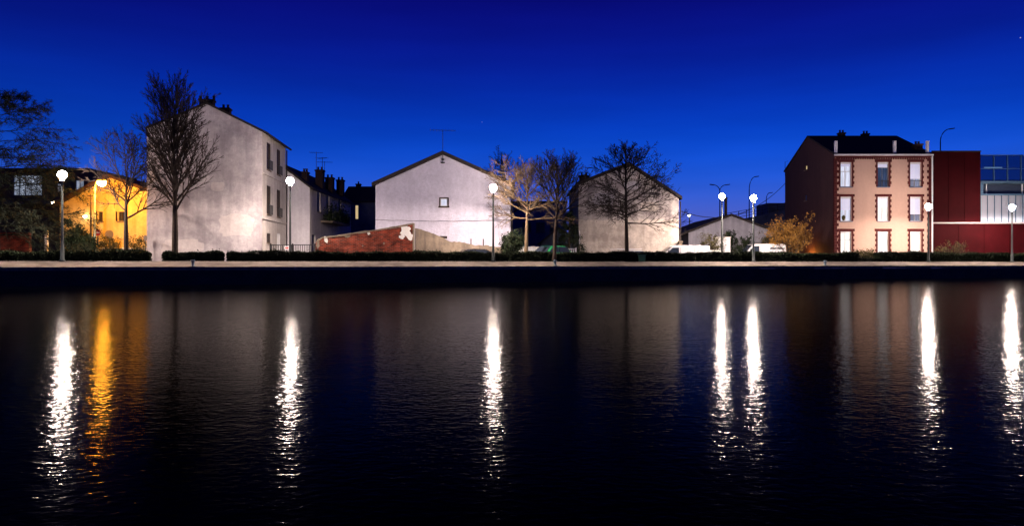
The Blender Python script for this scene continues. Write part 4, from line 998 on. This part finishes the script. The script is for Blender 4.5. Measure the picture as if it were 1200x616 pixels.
def car(px, D, rz, H, L, col, name, label, roofbars=False):
    p = at(px, 308, D); k = H / 1.45; l = L / 4.1
    prof = [(x * l, zb * k, zt * k, tw) for x, zb, zt, tw in ((0, .35, .62, .9), (.08, .25, .72, .95), (.9, .22, .86, .95), (1.15, .22, .92, .93), (1.75, .22, 1.40, .80), (2.2, .22, 1.45, .80), (3.1, .22, 1.42, .80), (3.75, .22, 1.0, .88), (4.02, .25, .92, .93), (4.1, .35, .75, .9))]
    gl = [[(x * l, z * k) for x, z in q_] for q_ in ([(1.30, .96), (2.25, .96), (2.25, 1.36), (1.80, 1.34)], [(2.33, .96), (3.45, .96), (3.10, 1.34), (2.33, 1.36)])]
    t = vehicle(name, (p.x, p.y, GZ), rz, label, 'car', paint(name + '_paint', col), prof, 1.7, gl, .92 * k, (.75 * l, 3.3 * l), ((.02, .66 * k, M_HEAD, 'headlight'), (4.1 * l, .78 * k, M_TAIL, 'tail_light')), roofbars)
    ws = MB().quad((1.17 * l, -.68, .95 * k), (1.17 * l, .68, .95 * k), (1.70 * l, .56, 1.375 * k), (1.70 * l, -.56, 1.375 * k)).build('windscreen', M_GLASS, t); ws.location = (-.03, 0, .02)
    rw = MB().quad((3.72 * l, .64, 1.03 * k), (3.72 * l, -.64, 1.03 * k), (3.17 * l, -.54, 1.385 * k), (3.17 * l, .54, 1.385 * k)).build('rear_window', M_GLASS, t); rw.location = (.03, 0, .02)
    return t
car(519, 43.9, QANG, zz(291.5, 44.2) - GZ, 3.5, (.02, .02, .024), 'dark_car', 'dark car before the concrete wall with only its roof showing')
car(619, 46.2, math.radians(38), zz(287.6, 47) - GZ, 3.7, (.02, .22, .08), 'green_car', 'green car parked between the two slim trees')
car(706, 49.0, math.radians(20), zz(293.2, 49.5) - GZ, 3.8, (.5, .5, .52), 'silver_car', 'silver car with roof bars below the spreading tree', True)
def van(px0, px1, D, H, rz, label, name, flip=False, text=False):
    p = at(px0, 308, D); L = (px1 - px0) / F * D; l = L / 4.6; k = H / 1.9
    prof = [(x * l, zb * k, zt * k, tw) for x, zb, zt, tw in ((0, .4, .75, .9), (.1, .28, .95, .95), (.75, .25, 1.12, .96), (1.45, .25, 1.80, .90), (1.75, .25, 1.90, .90), (3.0, .25, 1.9, .92), (4.45, .25, 1.88, .92), (4.6, .3, 1.80, .92))]
    gl = [[(x * l, z * k) for x, z in q_] for q_ in ([(.98, 1.16), (2.0, 1.16), (2.0, 1.70), (1.48, 1.68)],)]
    t = vehicle(name, (p.x, p.y, GZ), rz, label, 'van', paint('van_white', (.78, .78, .80)), prof, 1.85, gl, 1.1 * k, (.85 * l, 3.7 * l), ((.03, .8 * k, M_HEAD, 'headlight'), (4.6 * l, 1.0 * k, M_TAIL, 'tail_light')))
    ws = MB().quad((.77 * l, -.74, 1.14 * k), (.77 * l, .74, 1.14 * k), (1.42 * l, .66, 1.76 * k), (1.42 * l, -.66, 1.76 * k)).build('windscreen', M_GLASS, t); ws.location = (-.035, 0, .025)
    for xx in (2.08, 3.3): MB().box(xx * l, xx * l + .015, -.935, -.925, .4 * k, 1.7 * k).build('door_seam', M_IRON, t)
    MB().box(2.15 * l, 2.32 * l, -.945, -.926, 1.0 * k, 1.04 * k).build('door_handle', M_IRON, t)
    MB().tube([(1.12 * l, -.93, 1.2 * k), (1.08 * l, -1.08, 1.22 * k), (1.08 * l, -1.1, 1.42 * k)], .05, 6).build('wing_mirror', M_IRON, t)
    if text:
        g = MB(); r = random.Random(2); xx = 3.05 * l
        for i in range(11):
            w_ = r.uniform(.045, .10); hh = r.uniform(.09, .15); z0 = 1.42 * k + r.uniform(-.02, .02); s_ = .03
            if i == 5: xx += .06
            g.prism([(xx, z0), (xx + w_, z0), (xx + w_ + s_, z0 + hh), (xx + s_, z0 + hh)], 'y', -.925, -.9)
            xx += w_ + .03
        g.build('lettering', M_IRON, t)
    return t
van(862, 916, 57.2, zz(285.8, 57.2) - GZ, 0.0, 'white panel van beside the right lamp of the pair', 'white_van', text=True)
van(765, 828, 51.3, zz(287.5, 50.4) - GZ, 0.0, 'white van parked at the corner of the patchy house', 'white_van')

# ================================================================== TREES AND SHRUBS
FAST = dict(lift=(.0, .03, .03, .03), kids=(0, 15, 9), angle=(14, 34), ratio=.46, tilt=lambda f: 38 - 20 * f, leader=.78, limb=.45, rmin=.0095,
            profile=lambda f, H, R, h: (2.0 * R * (1 - .3 * f)) + .5)
OPEN = dict(lift=(.0, .03, .02, .02), kids=(0, 13, 10), angle=(20, 48), ratio=.5, tilt=lambda f: 60 - 38 * f, leader=.66, limb=.5, rmin=.0095,
            profile=lambda f, H, R, h: R * (1.35 - .2 * f))
SPREAD = dict(lift=(.0, .012, .012, .01), kids=(0, 14, 9), angle=(22, 52), ratio=.42, tilt=lambda f: 84 - 50 * f, leader=.93, limb=.36, rmin=.0095,
              profile=lambda f, H, R, h: R * (1.15 - .85 * f ** 1.3))
VASE = dict(lift=(.0, .035, .03, .03), kids=(0, 14, 9), angle=(16, 40), ratio=.46, tilt=lambda f: 50 - 32 * f, leader=.64, limb=.5, rmin=.0095,
            profile=lambda f, H, R, h: 1.7 * R * (1.05 - .3 * f))
GOLD = dict(lift=(.0, .014, .015, .02), kids=(0, 13, 9), angle=(20, 48), ratio=.48, tilt=lambda f: 86 - 66 * f, leader=.76, limb=.46, rmin=.0095,
            profile=lambda f, H, R, h: R * (1.15 + .1 * f))
bare_tree(147.5, DL(147) + .9, ZG, 166, 257, 44, 21, 'open bare tree in front of the yellow house', OPEN, .12, 3, nlimb=12, lean=(.12, 0))
bare_tree(204, DL(204) + .6, ZG, 103, 250, 31, 32, 'tallest bare tree, upright, before the big blank gable', FAST, .16, 3, nlimb=34)
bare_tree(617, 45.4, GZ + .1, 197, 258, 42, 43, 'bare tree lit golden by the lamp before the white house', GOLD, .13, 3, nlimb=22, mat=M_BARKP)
bare_tree(650, DL(650) + .1, ZG, 190, 258, 33, 54, 'slim bare tree standing in front of the hedge', VASE, .12, 3, nlimb=20, lean=(.25, 0))
bare_tree(734, DL(734) + .9, ZG, 173, 262, 58, 65, 'wide spreading bare tree before the patchy gable', SPREAD, .14, 3, nlimb=44)
bare_tree(592, 60, GZ, 184, 260, 26, 76, 'small bare tree behind the broad white house', VASE, .12, 3, nlimb=14)

# big dark conifer at the left edge
D = 40.5; t = thing('conifer_tree', ((-6 - CX) / F * D, D, GZ), 'big dark conifer with drooping branches at the left edge', 'tree'); rnd = random.Random(77); rng = np.random.default_rng(77)
Hc = zz(104, D) - GZ
MB().tube([(.05 * math.sin(k), 0, Hc * k / 10 - .03) for k in range(11)], [.26 * (1 - .085 * k) for k in range(11)], 9).build('trunk', M_BARK, t, True)
segs = []; P = dict(step=.3, wander=.06, lift=(0, -.03, -.05, -.09), rmin=.010, kids=(0, 20, 10), first=.15, angle=(20, 55), ratio=.40)
for i in range(44):
    f_ = (i + .5) / 44; z = Hc * (.16 + .80 * f_); az = i * 2.399; L = 4.9 * (1 - f_) ** .38 + .4
    grow(rnd, segs, (0, 0, z), (math.cos(az), math.sin(az), .42 - .30 * (1 - f_)), L * rnd.uniform(.75, 1.05), .05 * (1 - .6 * f_), 1, 3, P)
frustums(segs, 'branches', M_NEEDLE, t, 3)
E = np.array([s_[1] for s_ in segs if s_[2] < .02]); C = E[rng.integers(0, len(E), 22000)] + rng.normal(scale=.06, size=(22000, 3))
leaves(C, .16, rng, 'needle_sprays', M_NEEDLE, t, .07)
# small dark conifer beside the patchy house
D = 53; t = thing('conifer_tree', ((667 - CX) / F * D, D, GZ), 'small dark conifer left of the patchy house', 'tree'); Hc = zz(247, D) - GZ; segs = []
MB().tube([(0, 0, -.02), (0, 0, Hc * .97)], [.12, .02], 7).build('trunk', M_BARK, t)
for i in range(30):
    f_ = (i + .5) / 30; az = i * 2.4; grow(rnd, segs, (0, 0, Hc * (.08 + .9 * f_)), (math.cos(az), math.sin(az), .15), 1.15 * (1 - f_) + .15, .02, 1, 2, P)
frustums(segs, 'branches', M_BARK, t, 3)
E = np.array([s_[1] for s_ in segs]); C = E[rng.integers(0, len(E), 7000)] + rng.normal(scale=.09, size=(7000, 3)); leaves(C, .09, rng, 'needle_sprays', M_LEAFD, t, .2)

bush(599, 46.3, GZ, 268, 16, 3, 'dark evergreen shrub at the foot of the golden tree', nleaf=3200, leafmat=M_LEAFD, size=.07, stems=12)
bush(925, 56.5, GZ, 248, 27, 4, 'round orange lit bush beside the salmon house', nleaf=5200, leafmat=M_LEAFO, size=.075, stems=16, upright=.3, stemmat=M_BARKP)
bush(835, 56.4, GZ, 273, 15, 5, 'loose shrub in front of the pale utility cabinet', nleaf=1500, size=.06)
bush(864, 58.6, GZ, 270, 16, 6, 'dark shrub before the grey shed wall', nleaf=2600, leafmat=M_LEAFD, size=.075)
bush(898, 58.9, GZ, 272, 11, 7, 'small leafy shrub behind the rear of the white van', nleaf=1200, size=.07)
bush(1103, 57.6, GZ, 285, 9, 8, 'small sparse shrub next to the salmon house corner', nleaf=260, size=.06)
bush(1120, 57.8, GZ, 281, 13, 9, 'sparse twiggy shrub against the red plinth', nleaf=380, size=.06)
bush(1014, 56.0, GZ, 293, 13, 10, 'low pale shrub in the hedge gap', nleaf=1300, leafmat=M_LEAFY, size=.07)
for k, (px, yt, rr, dd) in enumerate(((82, 256, 9, 42.3), (92, 266, 10, 42.6), (101, 275, 9, 42.0), (124, 277, 8, 44.2), (137, 278, 8, 44.4), (157, 276, 8, 44.6), (165, 277, 7, 44.3))):
    lab = ['tallest dark shrub beside the left street lamp', 'bushy dark shrub right of the left street lamp', 'low dark shrub under the orange lamp pole', 'thin shrub below the larger round sign', 'thin shrub left of the open tree trunk', 'thin shrub right of the open tree trunk', 'thin shrub beside the sideways sign'][k]
    bush(px, dd, GZ, yt, rr, 30 + k, lab, nleaf=(1500 if k < 3 else 420), leafmat=M_LEAFD if k < 3 else M_LEAFY, size=.085 if k < 3 else .06, upright=.9, group='shrubs before the yellow house')
